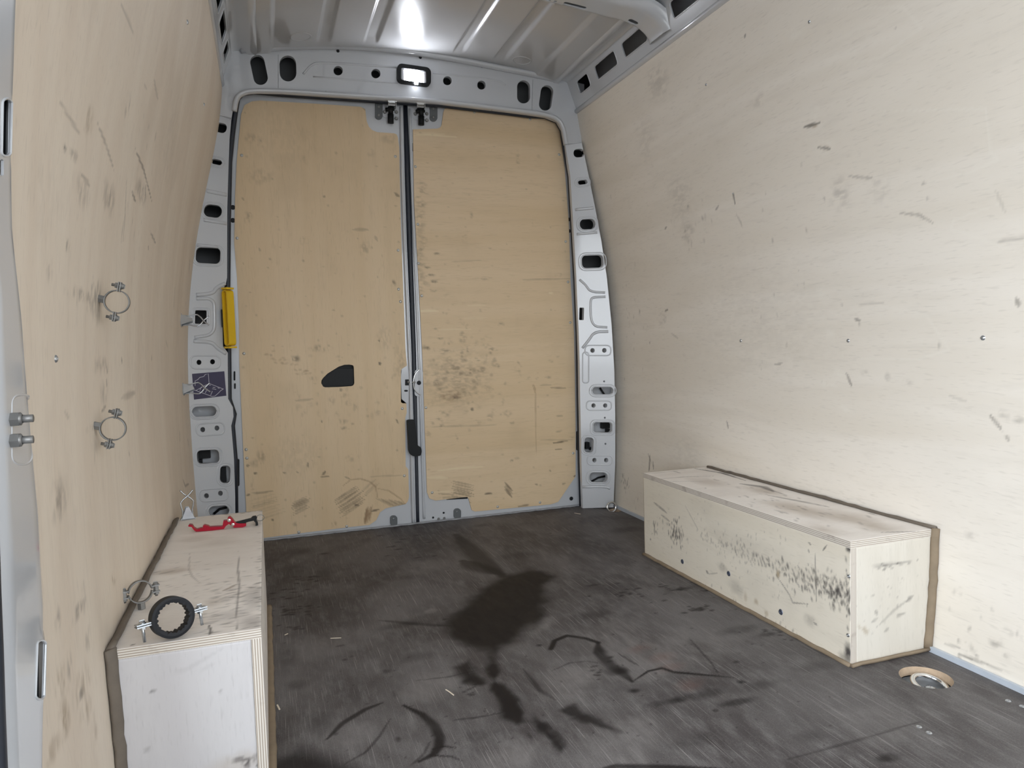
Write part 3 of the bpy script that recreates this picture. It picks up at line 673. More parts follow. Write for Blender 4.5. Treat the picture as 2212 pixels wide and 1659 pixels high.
def rail(name, side, label):
    """side +1 / -1; sloped rail with window-like openings, plus the gutter strip up to the roof seam"""
    bx, seam = (.810, .69) if side > 0 else (.770, .628)
    a = math.radians(70); mb = MB()
    def fn(u, v, w): return np.stack([side * (bx - v * math.cos(a) + w * math.sin(a)), u, 1.93 + v * math.sin(a) + w * math.cos(a)], 1)
    H = [(2.955, 3.075), (2.69, 2.885), (2.44, 2.628), (1.93, 2.255), (1.60, 1.86), (1.2, 1.53), (.8, 1.1), (.35, .7)]
    holes = [rounded([(y0, .046), (y1, .046), (y1, .105), (y0, .105)], .016, 4) for y0, y1 in H]
    sheet(mb, [(FRONT, -.012), (3.165, -.012), (3.165, .13), (FRONT, .13)], holes, .006, fn)
    t = lambda v: np.array([bx - v * math.cos(a), 1.93 + v * math.sin(a)])
    mb.smooth = True
    for h in holes:        # pressed lips round each opening
        hp = np.array(h); Q = fn(hp[:, 0], hp[:, 1], np.full(len(hp), .0)); mb.tube([tuple(q) for q in Q], .0028, 6, True)
    # rounded lower lip and gutter
    P = [t(.0)]
    lip = [(bx + .010 * math.sin(k) * 1, 1.93 - .012 + .012 * math.cos(k)) for k in ()]
    mb.tube([(side * (bx + .002), y, 1.922) for y in np.linspace(FRONT, 3.165, 24)], .012, 12)
    p0, p1 = t(.128), (seam, float(roof_z(np.array([side * seam]), np.array([2.0]))[0]))
    pr = [p0, (p0[0] - .012, p0[1] + .008), (p0[0] - .03, p0[1] + .010), (seam + .03, p1[1] - .006), (seam + .004, p1[1] - .004), (seam - .002, p1[1] + .003)]
    n = len(pr); vs = [(side * x, y, z) for y in (FRONT, 3.17) for x, z in pr]
    mb.add(vs, [(k, k + 1, n + k + 1, n + k) for k in range(n - 1)])
    o = mb.build(name, m_paint); tag(o, label, kind='structure')
    c = MB()
    c.box((side * .90 - .004, FRONT + .03, 1.96), (side * .90 + .004, 3.15, 2.2)); c.build('inner_skin', m_paint, o)
    return o
rail('trim_rail_right', 1, 'pale grey roof rail with cut-out windows above the bright plywood wall')
rail('trim_rail_left', -1, 'pale grey roof rail with cut-out windows above the clamp-carrying wall')
def bow():
    y0, y1 = 2.292, 2.432
    sec = np.array([(y1 + .012, .0), (y1 + .006, -.012), (y1 - .004, -.028), (y1 - .022, -.036), (y0 + .022, -.036), (y0 + .004, -.028), (y0 - .006, -.012), (y0 - .012, 0)])
    top = lambda x: 2.106 - .125 * (x - .02) ** 2
    half = [(x, top(x)) for x in np.linspace(.02, .62, 14)] + [(.62 + .20 * math.sin(t), top(.62) - .115 * (1 - math.cos(t))) for t in np.linspace(0, 1.45, 12)[1:]]
    st = np.array([(.04 - x, z) for x, z in half[:0:-1]] + half)
    S = np.concatenate([[0], np.cumsum(np.hypot(*np.diff(st, axis=0).T))]); T_ = np.concatenate([[0], np.cumsum(np.hypot(*np.diff(sec, axis=0).T))])
    nrm = np.gradient(st, axis=0); nrm = nrm / np.hypot(*nrm.T)[:, None]; nrm = np.stack([-nrm[:, 1], nrm[:, 0]], 1)
    def fn(u, v, w):
        I = lambda a: np.interp(u, S, a)
        y, h = np.interp(v, T_, sec[:, 0]), np.interp(v, T_, sec[:, 1]) + w
        return np.stack([I(st[:, 0]) + I(nrm[:, 0]) * h, y, I(st[:, 1]) + I(nrm[:, 1]) * h], 1)
    mid = S[-1] / 2; holes = []
    for x, w, h, t in ((.455, .090, .020, .068), (.378, .012, .011, .064), (.352, .018, .011, .062), (.70, .046, .024, .068)):
        for sg in (1, -1): holes.append(rrect(mid + sg * x, t, w, h))
    mb = MB(); mb.smooth = True
    sheet(mb, [(0, 0), (S[-1], 0), (S[-1], T_[-1]), (0, T_[-1])], holes, .004, fn, .012)
    o = mb.build('trim_bow', m_paint); o.data.set_sharp_from_angle(angle=math.radians(45)); return o
o = bow()
tag(o, 'arched pale grey roof bow crossing the ceiling', kind='structure')

# ------------------------------------------------------------------ rear frame: pillars and header
def lip(mb, poly2, Y, r=.003):
    mb.smooth = True
    mb.tube([(a, Y, c) for a, c in poly2], r, 6, True)
    mb.smooth = False
def bead(mb, pxs, Y, r, flat, at=None):
    q = [at(a, c) if at else on_y(a, c, Y) for a, c in pxs]
    P = []
    for i in range(len(q) - 1):
        for t in np.linspace(0, 1, 6)[:-1]: P.append(q[i] + (q[i + 1] - q[i]) * t)
    P.append(q[-1])
    P = [np.mean(P[max(0, i - 2):i + 3], 0) if 1 < i < len(P) - 2 else P[i] for i in range(len(P))]
    mb.smooth = True
    mb.tube([tuple(p) for p in P], r, 8, False, flat, (0, 1, 0)); mb.smooth = False
PK = .55            # the rear pillars face inwards: y = YP - PK * distance outboard of their inner edge
def on_pillar(px, py, off=0.0):
    sg = 1 if px > 900 else -1
    d = ray(px, py); n = np.array([PK * sg, 1, 0]); p0 = np.array([.785 * sg, YP + off, 0])
    return CAM + d * ((p0 - CAM) @ n) / (d @ n)
def pillar_y(x, off=0.0): return YP + off - PK * (np.abs(x) - .785)
def PXZ(pts): return [(q[0], q[2]) for q in (on_pillar(a, c) for a, c in pts)]
def pxhole(h):
    kind, cx, cy, w, hh, r, ang = h
    return PXZ(rrect(cx, cy, w, hh, r, ang))
def pillar(name, outline, holes, lips, beads, pads, label):
    mb = MB()
    sheet(mb, PXZ(outline), [pxhole(h) for h in holes], .022, lambda u, v, w: np.stack([u, pillar_y(u) + w, v], 1), .03)
    def plip(poly, off, r):
        mb.smooth = True; mb.tube([(a, float(pillar_y(a, off)), c) for a, c in poly], r, 6, True); mb.smooth = False
    for i in lips:
        kind, cx, cy, w, hh, r, ang = holes[i]
        plip(PXZ(rrect(cx, cy, w + 3, hh + 3, None if r is None else r + 1.5, ang)), 0, .0032)
        plip(PXZ(rrect(cx, cy, w + 13, hh + 11, None if r is None else r + 5, ang)), .0012, .0028)
    for pts, r in beads: bead(mb, pts, None, r, .006, on_pillar)
    for cx, cy, w, hh, ang in pads: plip(PXZ(rrect(cx, cy, w, hh, min(w, hh) * .4, ang)), .001, .0034)
    return tag(mb.build(name, m_paint), label, kind='structure')
LP = [(470, 249), (500, 255), (496, 300), (494, 350), (491, 450), (490.5, 600), (488, 612), (481, 626), (480, 690), (482, 748), (492, 762), (492, 785), (493, 862), (503, 880), (504.5, 900), (499.5, 920), (503, 960), (505.5, 992), (508, 1073), (509, 1190), (434, 1190), (427, 1110), (420, 1040), (413, 940), (407, 840), (405, 740), (409, 640), (419, 540), (434, 450), (450, 370), (463, 300)]
LH = [('o', 476.8, 276, 26, 21, 9, 12), ('o', 468, 350, 23, 11, None, 12), ('o', 459.6, 456, 39, 27, 12.5, 8), ('o', 449.4, 552, 53, 34, 10, 3), ('o', 433.5, 685, 25, 29, 2.5, 1),
      ('o', 429.7, 782.7, 10.5, 11, None, 0), ('o', 459, 781.5, 10.5, 11, None, 0), ('o', 440.8, 889, 53, 22, None, -3), ('o', 437.9, 928, 10, 11, None, 0), ('o', 468.5, 924.7, 10, 11, None, 0),
      ('o', 449.4, 986.7, 48, 29, 9, -3), ('o', 486.3, 1025, 22, 38, 9, 2), ('o', 446, 1071, 10, 11, None, 0), ('o', 476.2, 1065.5, 10, 11, None, 0), ('o', 472.8, 1104, 44, 22, None, -4)]
LB = [([(486, 612), (466, 622), (460, 634), (424, 637)], .008), ([(424, 645), (462, 645), (463, 680), (463, 722), (420, 729)], .007), ([(418, 737), (458, 739), (468, 752), (488, 764)], .008),
      ([(446, 412), (489, 421)], .008), ([(440, 475), (489, 483)], .007), ([(426, 529), (470, 534)], .006)]
pil_l = pillar('trim_pillar_left', LP, LH, [1, 2, 3, 4, 7, 10, 11, 14], LB, [(443, 782.5, 64, 28, 0), (454, 927, 60, 26, -4), (461, 1069, 62, 26, -4)], 'perforated pale grey rear pillar carrying the yellow handle')
RP = [(1221, 312), (1257, 309), (1274, 390), (1286, 450), (1299, 520), (1311, 600), (1321, 700), (1327, 800), (1329, 900), (1329, 1000), (1325, 1096), (1259, 1098), (1256, 1000), (1253, 850), (1252, 780), (1250, 720), (1245, 600), (1238, 480), (1232, 380)]
RH = [('o', 1250.4, 330.8, 23, 18, 8, -5), ('o', 1258.8, 393.7, 20, 9, None, -7), ('o', 1269, 484.3, 33, 22, 10, -3), ('o', 1280, 565, 46, 27, 9, -2), ('o', 1256.4, 678, 10, 27, 1.5, 2),
      ('o', 1280, 757, 9.5, 10, None, 0), ('o', 1305.4, 756.8, 9.5, 10, None, 0), ('o', 1302, 844, 45, 15.5, None, 0), ('o', 1282, 876, 9, 9.5, None, 0), ('o', 1307.3, 876, 9, 9.5, None, 0),
      ('o', 1302, 923.4, 40, 22, 6, 0), ('o', 1272, 961.4, 19, 32, 7, 2), ('o', 1284, 994, 9, 9.5, None, 0), ('o', 1309.4, 994, 9, 9.5, None, 0), ('o', 1292.6, 1031.4, 39, 21, 9.5, 0),
      ('o', 1305, 823.8, 4, 4, None, 0), ('o', 1306.5, 902.5, 4, 4, None, 0), ('o', 1308, 958.7, 4, 4, None, 0)]
RB = [([(1252, 604), (1266, 616), (1274, 630), (1307, 632)], .006), ([(1308, 641), (1280, 642), (1275, 650), (1277, 705), (1312, 707)], .006), ([(1314, 716), (1284, 717), (1272, 735), (1258, 752)], .007), ([(1243, 453), (1282, 449)], .007), ([(1246, 506), (1290, 502)], .006), ([(1258, 1052), (1310, 1051), (1318, 1056)], .006)]
pil_r = pillar('trim_pillar_right', RP, RH, [1, 2, 3, 7, 10, 11, 14], RB, [(1292, 757, 56, 22, 0), (1294, 876, 54, 20, 0), (1296, 994, 54, 20, 0), (1265.5, 794, 13, 66, 0)], 'perforated pale grey rear pillar beside the bright plywood wall')
# inner skins behind the openings
for p, x0, x1 in ((pil_l, -1.0, -.80), (pil_r, .80, 1.0)):
    mb = MB(); mb.box((x0, 3.215, .0), (x1, 3.22, .62 if x0 < 0 else .80)); mb.build('inner_skin', m_paint, p)
for p, pts in ((pil_l, ((442, 979, 22, 20), (434, 998, 6, 12), (482, 1025, 12, 30))), (pil_r, ((1307, 918, 20, 16), (1313, 930, 9, 8), (1267, 962, 10, 16), (1277, 969, 8, 6)))):
    for x, y, w, h in pts:
        mb = MB(); c = on_y(x, y, 3.195); k = .00205
        mb.obox(c, ((1, 0, 0), (0, 1, 0), (0, 0, 1)), (w * k / 2, .014, h * k / 2)); mb.build('cable_plug', m_plastic, p)
for p, pts in ((pil_r, [(1296, 838), (1304, 850), (1312, 862)]), (pil_r, [(1278, 1040), (1292, 1032), (1310, 1028)]), (pil_l, [(462, 1110), (474, 1100), (490, 1096)])):
    mb = MB(); mb.smooth = True; mb.tube([tuple(on_y(a, c, 3.2)) for a, c in pts], .005, 8); mb.build('cable', m_plastic, p)

HDR = [(470, 249), (500, 255), (504, 232), (508, 214), (518, 203), (543, 198.5), (610, 200.5), (798, 213), (950, 223), (1085, 239), (1140, 246), (1180, 252), (1205, 262), (1215, 280), (1221, 312), (1257, 309), (1252, 268), (1262, 225), (1262, 182), (1205, 168), (1180, 164), (900, 108), (700, 92), (540, 100), (478, 118), (462, 180)]
HH = [(559.5, 151, 31, 66, None, -12), (622, 148, 36, 56, None, -2), (730.4, 152.7, 20, 20.5, None, 0), (811.8, 159, 20, 20.5, None, 0), (966.4, 174.4, 18.5, 19.5, None, 0), (1040, 183.9, 18, 19.5, None, 0), (1131, 198.5, 28, 50, None, 0), (1179.7, 211.5, 27, 55, None, 8)]
mb = MB()
sheet(mb, XZ(HDR, YP), [XZ(rrect(*h), YP) for h in HH], .022, plane_y(YP), .04)
bead(mb, [(506, 240), (510, 214), (520, 202), (545, 196), (610, 197), (798, 209), (950, 219), (1085, 235), (1140, 242), (1182, 248), (1208, 259), (1218, 282), (1222, 312)], YP - .004, .011, .016)
bead(mb, [(520, 108), (700, 96), (900, 111), (1180, 166), (1206, 172)], YP - .012, .013, .02)
bead(mb, [(655, 160), (672, 140), (690, 134), (860, 146)], YP + .0015, .005, .005); bead(mb, [(676, 166), (860, 180)], YP + .0015, .004, .004)
bead(mb, [(935, 158), (1075, 172), (1092, 184)], YP + .0015, .004, .004)
bead(mb, [(1112, 182), (1151, 182)], YP + .002, .0, .0) if False else None
for x in (601, 1151):
    pass
header = tag(mb.build('trim_header', m_paint), 'pale grey steel header over the rear doors with round holes', kind='structure')
mb = MB(); mb.box((-.85, 3.30, 1.85), (.85, 3.305, 2.2)); mb.build('inner_skin', m_dark, header)
for x, y in ((704, 200), (730, 110), (908, 124), (1062, 235), (1041, 143)):
    mb = MB(); c = on_y(x, y, YP - .002); mb.lathe(c, (0, -1, 0), [(0, .001), (.006, .001), (.007, 0)], 12); mb.build('plug', m_rubber, header)
for y, a, c in ((0, (601, 118), (601, 196)), (0, (1151, 172), (1149, 244)), (0, (471, 249), (500, 255)), (0, (1221, 312), (1256, 309))):
    mb = MB(); mb.tube([tuple(on_y(*a, YP - .0002)), tuple(on_y(*c, YP - .0002))], .0012, 6); mb.build('joint', m_sill, header)

# ------------------------------------------------------------------ rear doors
OPEN = [(505, 1160), (503, 992), (497, 920), (501, 895), (490, 862), (489, 760), (486, 700), (487, 600), (488, 480), (491, 350), (497, 290), (503, 244), (508, 213), (518, 202), (543, 198), (610, 200), (798, 213), (950, 223), (1085, 239), (1140, 246), (1181, 252), (1206, 262), (1217, 281), (1222, 312), (1234, 380), (1240, 480), (1247, 600), (1252, 720), (1254, 850), (1257, 1000), (1260, 1092)]
mb = MB(); mb.smooth = True
mb.tube([tuple(on_y(a + (5 if a < 560 else (-4 if a > 1170 else 0)), c + (4 if 560 <= a <= 1170 else 0), 3.2)) for a, c in OPEN], .011, 10)
seal = tag(mb.build('trim_door_seal', m_navy_rubber), 'dark rubber seal round the rear door opening', kind='structure')

def door(name, metal, ply, cut, dirt, mat, screws, label):
    d = empty(name, tuple(on_y(*metal[0], YD + .01))); tag(d, label, kind='structure')
    mb = MB(); sheet(mb, XZ(metal, YD + .006), [XZ(c, YD + .006) for c in cut], .03, plane_y(YD + .006))
    mb.build('steel_frame', m_paint, d)
    mb = MB(); V = sheet2d(XZ(ply, YD), [XZ(c, YD) for c in cut], .0048)
    V2, T, B = V; n = len(V2)
    W = np.vstack([np.column_stack([V2[:, 0], np.full(n, YD), V2[:, 1]]), np.column_stack([V2[:, 0], np.full(n, YD + .006), V2[:, 1]])])
    fs = [list(t) for t in T]; ex = [[a, a + n, b + n, b] for a, b in B]
    me = bpy.data.meshes.new('plywood_panel'); me.from_pydata(W.tolist(), [], fs + ex)
    mi = np.zeros(len(me.polygons), np.int32); mi[len(fs):] = 1; me.polygons.foreach_set('material_index', mi)
    p = link_mesh('plywood_panel', me, [mat, m_cut], d)
    D = Dirt(V2); D.step = .0048; dirt(D); D.store(me)
    for x, y in screws:
        mb = MB(); mb.smooth = True; c = on_y(x, y, YD)
        mb.lathe(c, (0, -1, 0), [(0, .0035), (.003, .0033), (.0055, .002), (.0068, 0)], 12); mb.smooth = False
        mb.obox(c + np.array([0, -.0032, 0]), ((1, 0, 0), (0, 0, 1), (0, 1, 0)), (.0014, .0014, .0006)); mb.build('screw', m_screw, d)
    return d
Q = lambda pts: XZ(pts, YD)
K2 = .00212
def left_door_dirt(D):
    D.k, D.streak = .8, (2.5, 1.0)
    for pts, w, st, ch in (([(783, 228), (792, 240)], 8, .5, 0), ([(522, 425), (526, 432)], 5, .5, 0), ([(853, 417), (862, 425)], 8, .6, 0), ([(703, 423), (698, 426)], 4, .6, 0), ([(560, 535), (562, 544)], 3, .5, 0), ([(763, 496), (795, 496)], 9, .35, 0), ([(810, 510), (815, 520)], 8, .3, 0),
                           ([(818, 734), (819, 738)], 3, .8, 0), ([(819, 783), (822, 788)], 8, .8, 0), ([(640, 866), (675, 862)], 7, .3, 0), ([(665, 1000), (665, 1010)], 3, .8, 0), ([(695, 908), (695, 912)], 3, .8, 0), ([(696, 1027), (703, 1018)], 6, .75, 0), ([(693, 1031), (712, 1028)], 3, .8, 0), ([(612, 1021), (618, 1022)], 4, .6, 0), ([(640, 1019), (644, 1021)], 4, .6, 0),
                           ([(548, 1023), (555, 1022)], 6, .75, 0), ([(532, 1007), (538, 1005)], 7, .6, 0), ([(533, 1070), (540, 1068)], 5, .7, 0), ([(540, 1066), (570, 1064), (590, 1060)], 4, .5, 0), ([(587, 1121), (590, 1124)], 6, .8, 0), ([(766, 1091), (774, 1091)], 6, .85, 0), ([(802, 1104), (818, 1101)], 5, .8, 0), ([(856, 905), (860, 915)], 3, .8, 0),
                           ([(740, 1050), (758, 1036), (778, 1034), (798, 1040), (812, 1052), (815, 1075)], 4, .5, 1), ([(815, 1055), (840, 1060), (866, 1078), (876, 1090)], 4, .4, 1), ([(868, 1027), (830, 1028), (800, 1030)], 3, .3, 0), ([(735, 840), (738, 845)], 9, .5, 0), ([(745, 1030), (757, 1035)], 3, .5, 0)):
        D.stroke(Q(pts), w * K2, ch, st, .6)
    D.hatch(*Q([(722, 1083), (775, 1048)]), np.array(Q([(736, 1118)])[0]) - np.array(Q([(722, 1083)])[0]), 11, .0065, 0, .7)
    D.hatch(*Q([(780, 1060), (806, 1036)]), np.array(Q([(790, 1070)])[0]) - np.array(Q([(780, 1060)])[0]), 4, .006, 0, .35)
    D.hatch(*Q([(628, 1090), (664, 1072)]), np.array(Q([(634, 1112)])[0]) - np.array(Q([(628, 1090)])[0]), 8, .009, 0, .55)
    D.hatch(*Q([(810, 1075), (850, 1096)]), np.array(Q([(860, 1096)])[0]) - np.array(Q([(810, 1090)])[0]), 9, .007, 0, .5)
    D.hatch(*Q([(786, 1132), (792, 1098)]), np.array(Q([(800, 1094)])[0]) - np.array(Q([(788, 1098)])[0]), 7, .007, 1, .8)
    D.hatch(*Q([(535, 1085), (600, 1066)]), np.array(Q([(545, 1125)])[0]) - np.array(Q([(535, 1085)])[0]), 8, .006, 0, .3)
    for x, y, a, c, s, ch in ((638, 775, 12, 8, .6, 0), (693, 752, 26, 10, .4, 0), (720, 1132, 9, 9, .5, 1), (535, 470, 10, 16, .35, 0), (850, 612, 6, 10, .6, 0), (790, 540, 14, 22, .3, 0), (655, 520, 10, 10, .25, 0), (655, 345, 8, 8, .2, 0), (740, 910, 12, 8, .35, 0), (717, 863, 8, 7, .5, 0), (753, 870, 8, 7, .45, 0), (765, 880, 10, 12, .3, 0), (740, 925, 10, 5, .5, 0), (560, 380, 30, 18, .25, 0), (565, 985, 12, 14, .35, 0), (545, 300, 20, 14, .25, 0), (830, 730, 20, 30, .2, 0), (865, 780, 20, 50, .2, 0), (640, 980, 60, 60, .1, 0), (840, 300, 20, 14, .25, 0), (640, 1132, 8, 6, .4, 0), (555, 1000, 18, 10, .3, 0), (600, 300, 100, 80, .07, 0), (760, 990, 20, 10, .25, 0), (800, 330, 12, 12, .2, 0)):
        D.blob(Q([(x, y)])[0], a * K2, c * K2, 0, ch, s, .8)
    for k in range(22): x, y = 575 + k * 4.5 + rng.normal(0, 6), 768 + k * 1.9 + rng.normal(0, 6); D.blob(Q([(x, y)])[0], 5 * K2, 2.5 * K2, rng.uniform(-40, 40), 1, .35, .6)
    for k in range(110): x, y = rng.uniform(520, 872), rng.uniform(240, 1130); D.blob(Q([(x, y)])[0], rng.uniform(1, 3.5) * K2 * 1.2, rng.uniform(1.5, 4) * K2, 0, 0, rng.uniform(.1, .45), .6)
    for k in range(60): x, y = rng.uniform(640, 872), rng.uniform(760, 900); D.blob(Q([(x, y)])[0], rng.uniform(3, 9) * K2, rng.uniform(3, 10) * K2, 0, 0, rng.uniform(.05, .3), .8)
def right_door_dirt(D):
    D.k, D.streak = .8, (1.0, 2.5)
    for k in range(150):
        x, y = 985 + rng.normal(0, 62), 812 + rng.normal(0, 62)
        if x < 915 or x > 1220: continue
        D.blob(Q([(x, y)])[0], rng.uniform(3, 12) * K2, rng.uniform(3, 9) * K2, rng.uniform(0, 180), 0, rng.uniform(.08, .42), .8)
    D.blob(Q([(985, 820)])[0], 110 * K2, 75 * K2, 0, 0, .22, 1.0); D.blob(Q([(975, 855)])[0], 32 * K2, 16 * K2, 0, 1, .5, .9); D.blob(Q([(985, 858)])[0], 12 * K2, 8 * K2, 0, 0, .5, .9)
    for y in range(400, 640, 14): D.blob(Q([(903 + rng.uniform(-3, 14), y)])[0], rng.uniform(10, 20) * K2, rng.uniform(6, 14) * K2, -20, 0, rng.uniform(.15, .45), .9)
    for x, y, a, c, s in ((930, 595, 12, 4, .75), (938, 608, 10, 5, .6), (936, 627, 10, 5, .55), (924, 578, 10, 4, .6), (943, 548, 10, 4, .5), (942, 713, 7, 5, .7), (951, 730, 8, 4, .5), (925, 752, 7, 5, .75), (921, 752, 14, 4, .3), (1018, 465, 5, 8, .4), (1004, 515, 8, 12, .3), (1119, 345, 6, 22, .3), (1163, 338, 5, 5, .2), (1208, 594, 10, 5, .55), (1046, 602, 22, 5, .3), (1012, 755, 6, 12, .5), (999, 765, 5, 9, .4), (1060, 757, 6, 12, .4), (1016, 803, 4, 6, .9), (1020, 884, 5, 5, .9), (1069, 785, 10, 10, .4), (1140, 815, 8, 5, .4), (1185, 815, 14, 4, .35), (1120, 797, 16, 7, .3), (1097, 893, 14, 10, .3), (1205, 770, 6, 5, .3), (1190, 780, 8, 6, .25), (960, 890, 20, 6, .3), (990, 920, 14, 4, .3), (950, 905, 12, 4, .4), (1105, 995, 6, 4, .5), (1116, 990, 10, 4, .3), (1235, 945, 10, 3, .3)):
        D.blob(Q([(x, y)])[0], a * K2, c * K2, 0, 0, s, .7)
    for pts, w, st, ch in (([(1190, 838), (1222, 838)], 3, .6, 0), ([(1165, 832), (1190, 831)], 3, .35, 0), ([(1150, 832), (1157, 850), (1157, 900), (1158, 990)], 5, .35, 1), ([(1152, 830), (1158, 845)], 3, .5, 1), ([(1195, 957), (1210, 955), (1226, 952)], 4, .85, 0), ([(1200, 971), (1214, 970)], 3, .7, 0), ([(1200, 933), (1214, 931)], 3, .4, 0), ([(1200, 899), (1218, 898)], 3, .4, 0), ([(1045, 1067), (1065, 1065)], 4, .85, 0), ([(1156, 1046), (1162, 1047)], 3, .6, 0), ([(1213, 1046), (1222, 1044)], 3, .6, 0), ([(1187, 1015), (1189, 1018)], 3, .6, 0), ([(1120, 1094), (1145, 1090)], 3, .8, 0), ([(970, 566), (1040, 562)], 5, .2, 0), ([(1130, 604), (1232, 602)], 5, .3, 0), ([(920, 922), (1080, 918)], 5, .25, 0), ([(1160, 950), (1240, 950)], 4, .25, 0), ([(1240, 1030), (1243, 1027)], 5, .8, 0)):
        D.stroke(Q(pts), w * K2, ch, st, .6)
    D.hatch(*Q([(975, 1038), (1022, 1048)]), np.array(Q([(985, 1075)])[0]) - np.array(Q([(985, 1036)])[0]), 11, .006, 0, .75)
    D.hatch(*Q([(948, 1068), (985, 1070)]), np.array(Q([(960, 1080)])[0]) - np.array(Q([(950, 1066)])[0]), 4, .005, 0, .6)
    D.hatch(*Q([(1090, 1040), (1106, 1058)]), np.array(Q([(1095, 1056)])[0]) - np.array(Q([(1095, 1038)])[0]), 7, .006, 0, .8)
    for pts, w, st in (([(905, 672), (925, 671), (946, 672)], 7, .9), ([(892, 292), (925, 291), (985, 296)], 5, .95), ([(895, 288), (960, 290)], 8, .5), ([(945, 1017), (1000, 1010), (1043, 1008)], 5, .9), ([(921, 1032), (950, 1031), (966, 1033)], 9, .75), ([(933, 1063), (980, 1061)], 2.5, .9), ([(940, 712), (1018, 711)], 2, .8), ([(1010, 660), (1050, 659)], 4, .6), ([(1000, 688), (1050, 686)], 8, .3), ([(1185, 633), (1195, 633)], 6, .9), ([(960, 770), (1010, 776), (1150, 780)], 3, .2), ([(1050, 430), (1150, 412)], 4, .25)):
        D.stroke(Q(pts), w * K2, 2, st, .3)
    for k in range(70): x, y = rng.uniform(905, 1235), rng.uniform(260, 1080); D.blob(Q([(x, y)])[0], rng.uniform(2, 5) * K2, rng.uniform(1.2, 3) * K2, 0, 0, rng.uniform(.08, .35), .6)
PLY_L = [(517, 287), (520.7, 247), (528, 227), (544, 219), (562, 217), (692.5, 224.6), (779, 230.7), (789, 235.4), (792, 261.5), (797, 274), (804, 281), (815, 285.5), (851.5, 288), (857, 290.5), (859.5, 297), (862.4, 319), (866, 489), (871.4, 634), (876, 755), (879, 790), (867.6, 797), (866, 816), (867.6, 862), (877.7, 871), (878.6, 891), (875.4, 902.6), (876.3, 1007), (882, 1014), (883.5, 1073), (881, 1083), (876, 1089), (833, 1098), (821, 1106.6), (812.6, 1124), (798, 1134), (754.7, 1138.5), (650.5, 1151.5), (540, 1166), (536, 1130), (532, 1105), (524.6, 952), (517, 787), (516, 700), (511.7, 598), (506, 525), (508, 417), (511.7, 344.6)]
METAL_L = [(494, 1200), (494, 700), (488, 480), (496, 290), (505, 205), (540, 196), (700, 205), (870.5, 216), (874.5, 390), (880, 560), (888.5, 760), (894, 930), (898, 1100), (900, 1160), (780, 1176)]
CUT_L = [(694, 828), (698, 835), (702.7, 836.7), (730, 836), (759.6, 834), (763.5, 832), (765.4, 828), (764.4, 794.5), (763.5, 790.5), (761.5, 788.7), (753.8, 787.6), (744, 788), (731.6, 792), (707.5, 807), (697.9, 816.7), (694.5, 822)]
SC_L = [(522, 335.6), (854, 338), (512.4, 514.5), (860, 540.6), (861, 624.8), (865, 651.6), (527, 763.6), (869, 882.6), (531.8, 971), (533.3, 989.7), (873.4, 1027.6), (749, 1137), (645.6, 1149.5)]
SC_R = [(1025, 242), (1145, 257.5), (1208, 333.8), (897.4, 360), (902.8, 484.5), (1222, 521.8), (904, 568.8), (1227, 609), (911, 639), (1231.8, 696.8), (920.3, 880.4), (1238, 979), (933.6, 1064), (1075, 1094.7), (1166.5, 1085.4)]
PLY_R = [(892, 279.5), (945, 277.7), (951, 275), (954, 270.5), (957.7, 243), (960, 236), (965, 232.5), (999, 233), (1144, 250.6), (1187, 257), (1196, 262), (1201.8, 268.7), (1209.7, 286.8), (1219.8, 362.7), (1229, 482), (1232.5, 608.5), (1240, 720), (1241.5, 800), (1243.4, 923), (1243.4, 1029), (1206, 1084), (1190, 1089.5), (1026, 1105), (1019, 1102), (1012.6, 1079), (1010, 1073.5), (996.7, 1074.5), (941, 1081.4), (927.7, 1076.7), (922.4, 1063.4), (917, 907), (913, 779.6), (909, 700), (901.7, 561.5), (894.5, 435)]
METAL_R = [(880, 216), (960, 216), (1140, 238), (1190, 246), (1212, 262), (1224, 312), (1240, 480), (1250, 720), (1255, 900), (1258, 1110), (1000, 1140), (907, 1150), (905, 1100), (899, 760), (892, 560), (887, 390)]
doorL = door('door_1', METAL_L, PLY_L, [CUT_L], left_door_dirt, m_door_l, SC_L, 'rear door leaf lined with upright-grain plywood and a black handle')
doorR = door('door_2', METAL_R, PLY_R, [], right_door_dirt, m_door_r, SC_R, 'rear door leaf lined with level-grain smudged plywood')
# raised edge flanges and the black centre seal
mb = MB(); bead(mb, [(866.5, 232), (867.5, 300), (869, 390), (875, 560), (883.5, 760), (886, 800), (888, 930), (891, 1080), (893, 1128)], YD + .002, .008, .014); mb.build('edge_flange', m_paint, doorL)
mb = MB(); bead(mb, [(885, 235), (889, 390), (896, 560), (904, 760), (910, 930), (914, 1060), (916, 1120)], YD + .004, .006, .009); mb.build('edge_flange', m_paint, doorR)
mb = MB(); mb.smooth = True; mb.tube([tuple(on_y(a, c, YD + .018)) for a, c in ((875, 224), (880, 390), (886, 560), (893.5, 760), (898, 930), (901.5, 1100), (902.5, 1140))], .014, 10); mb.build('centre_seal', m_navy_rubber, doorR)
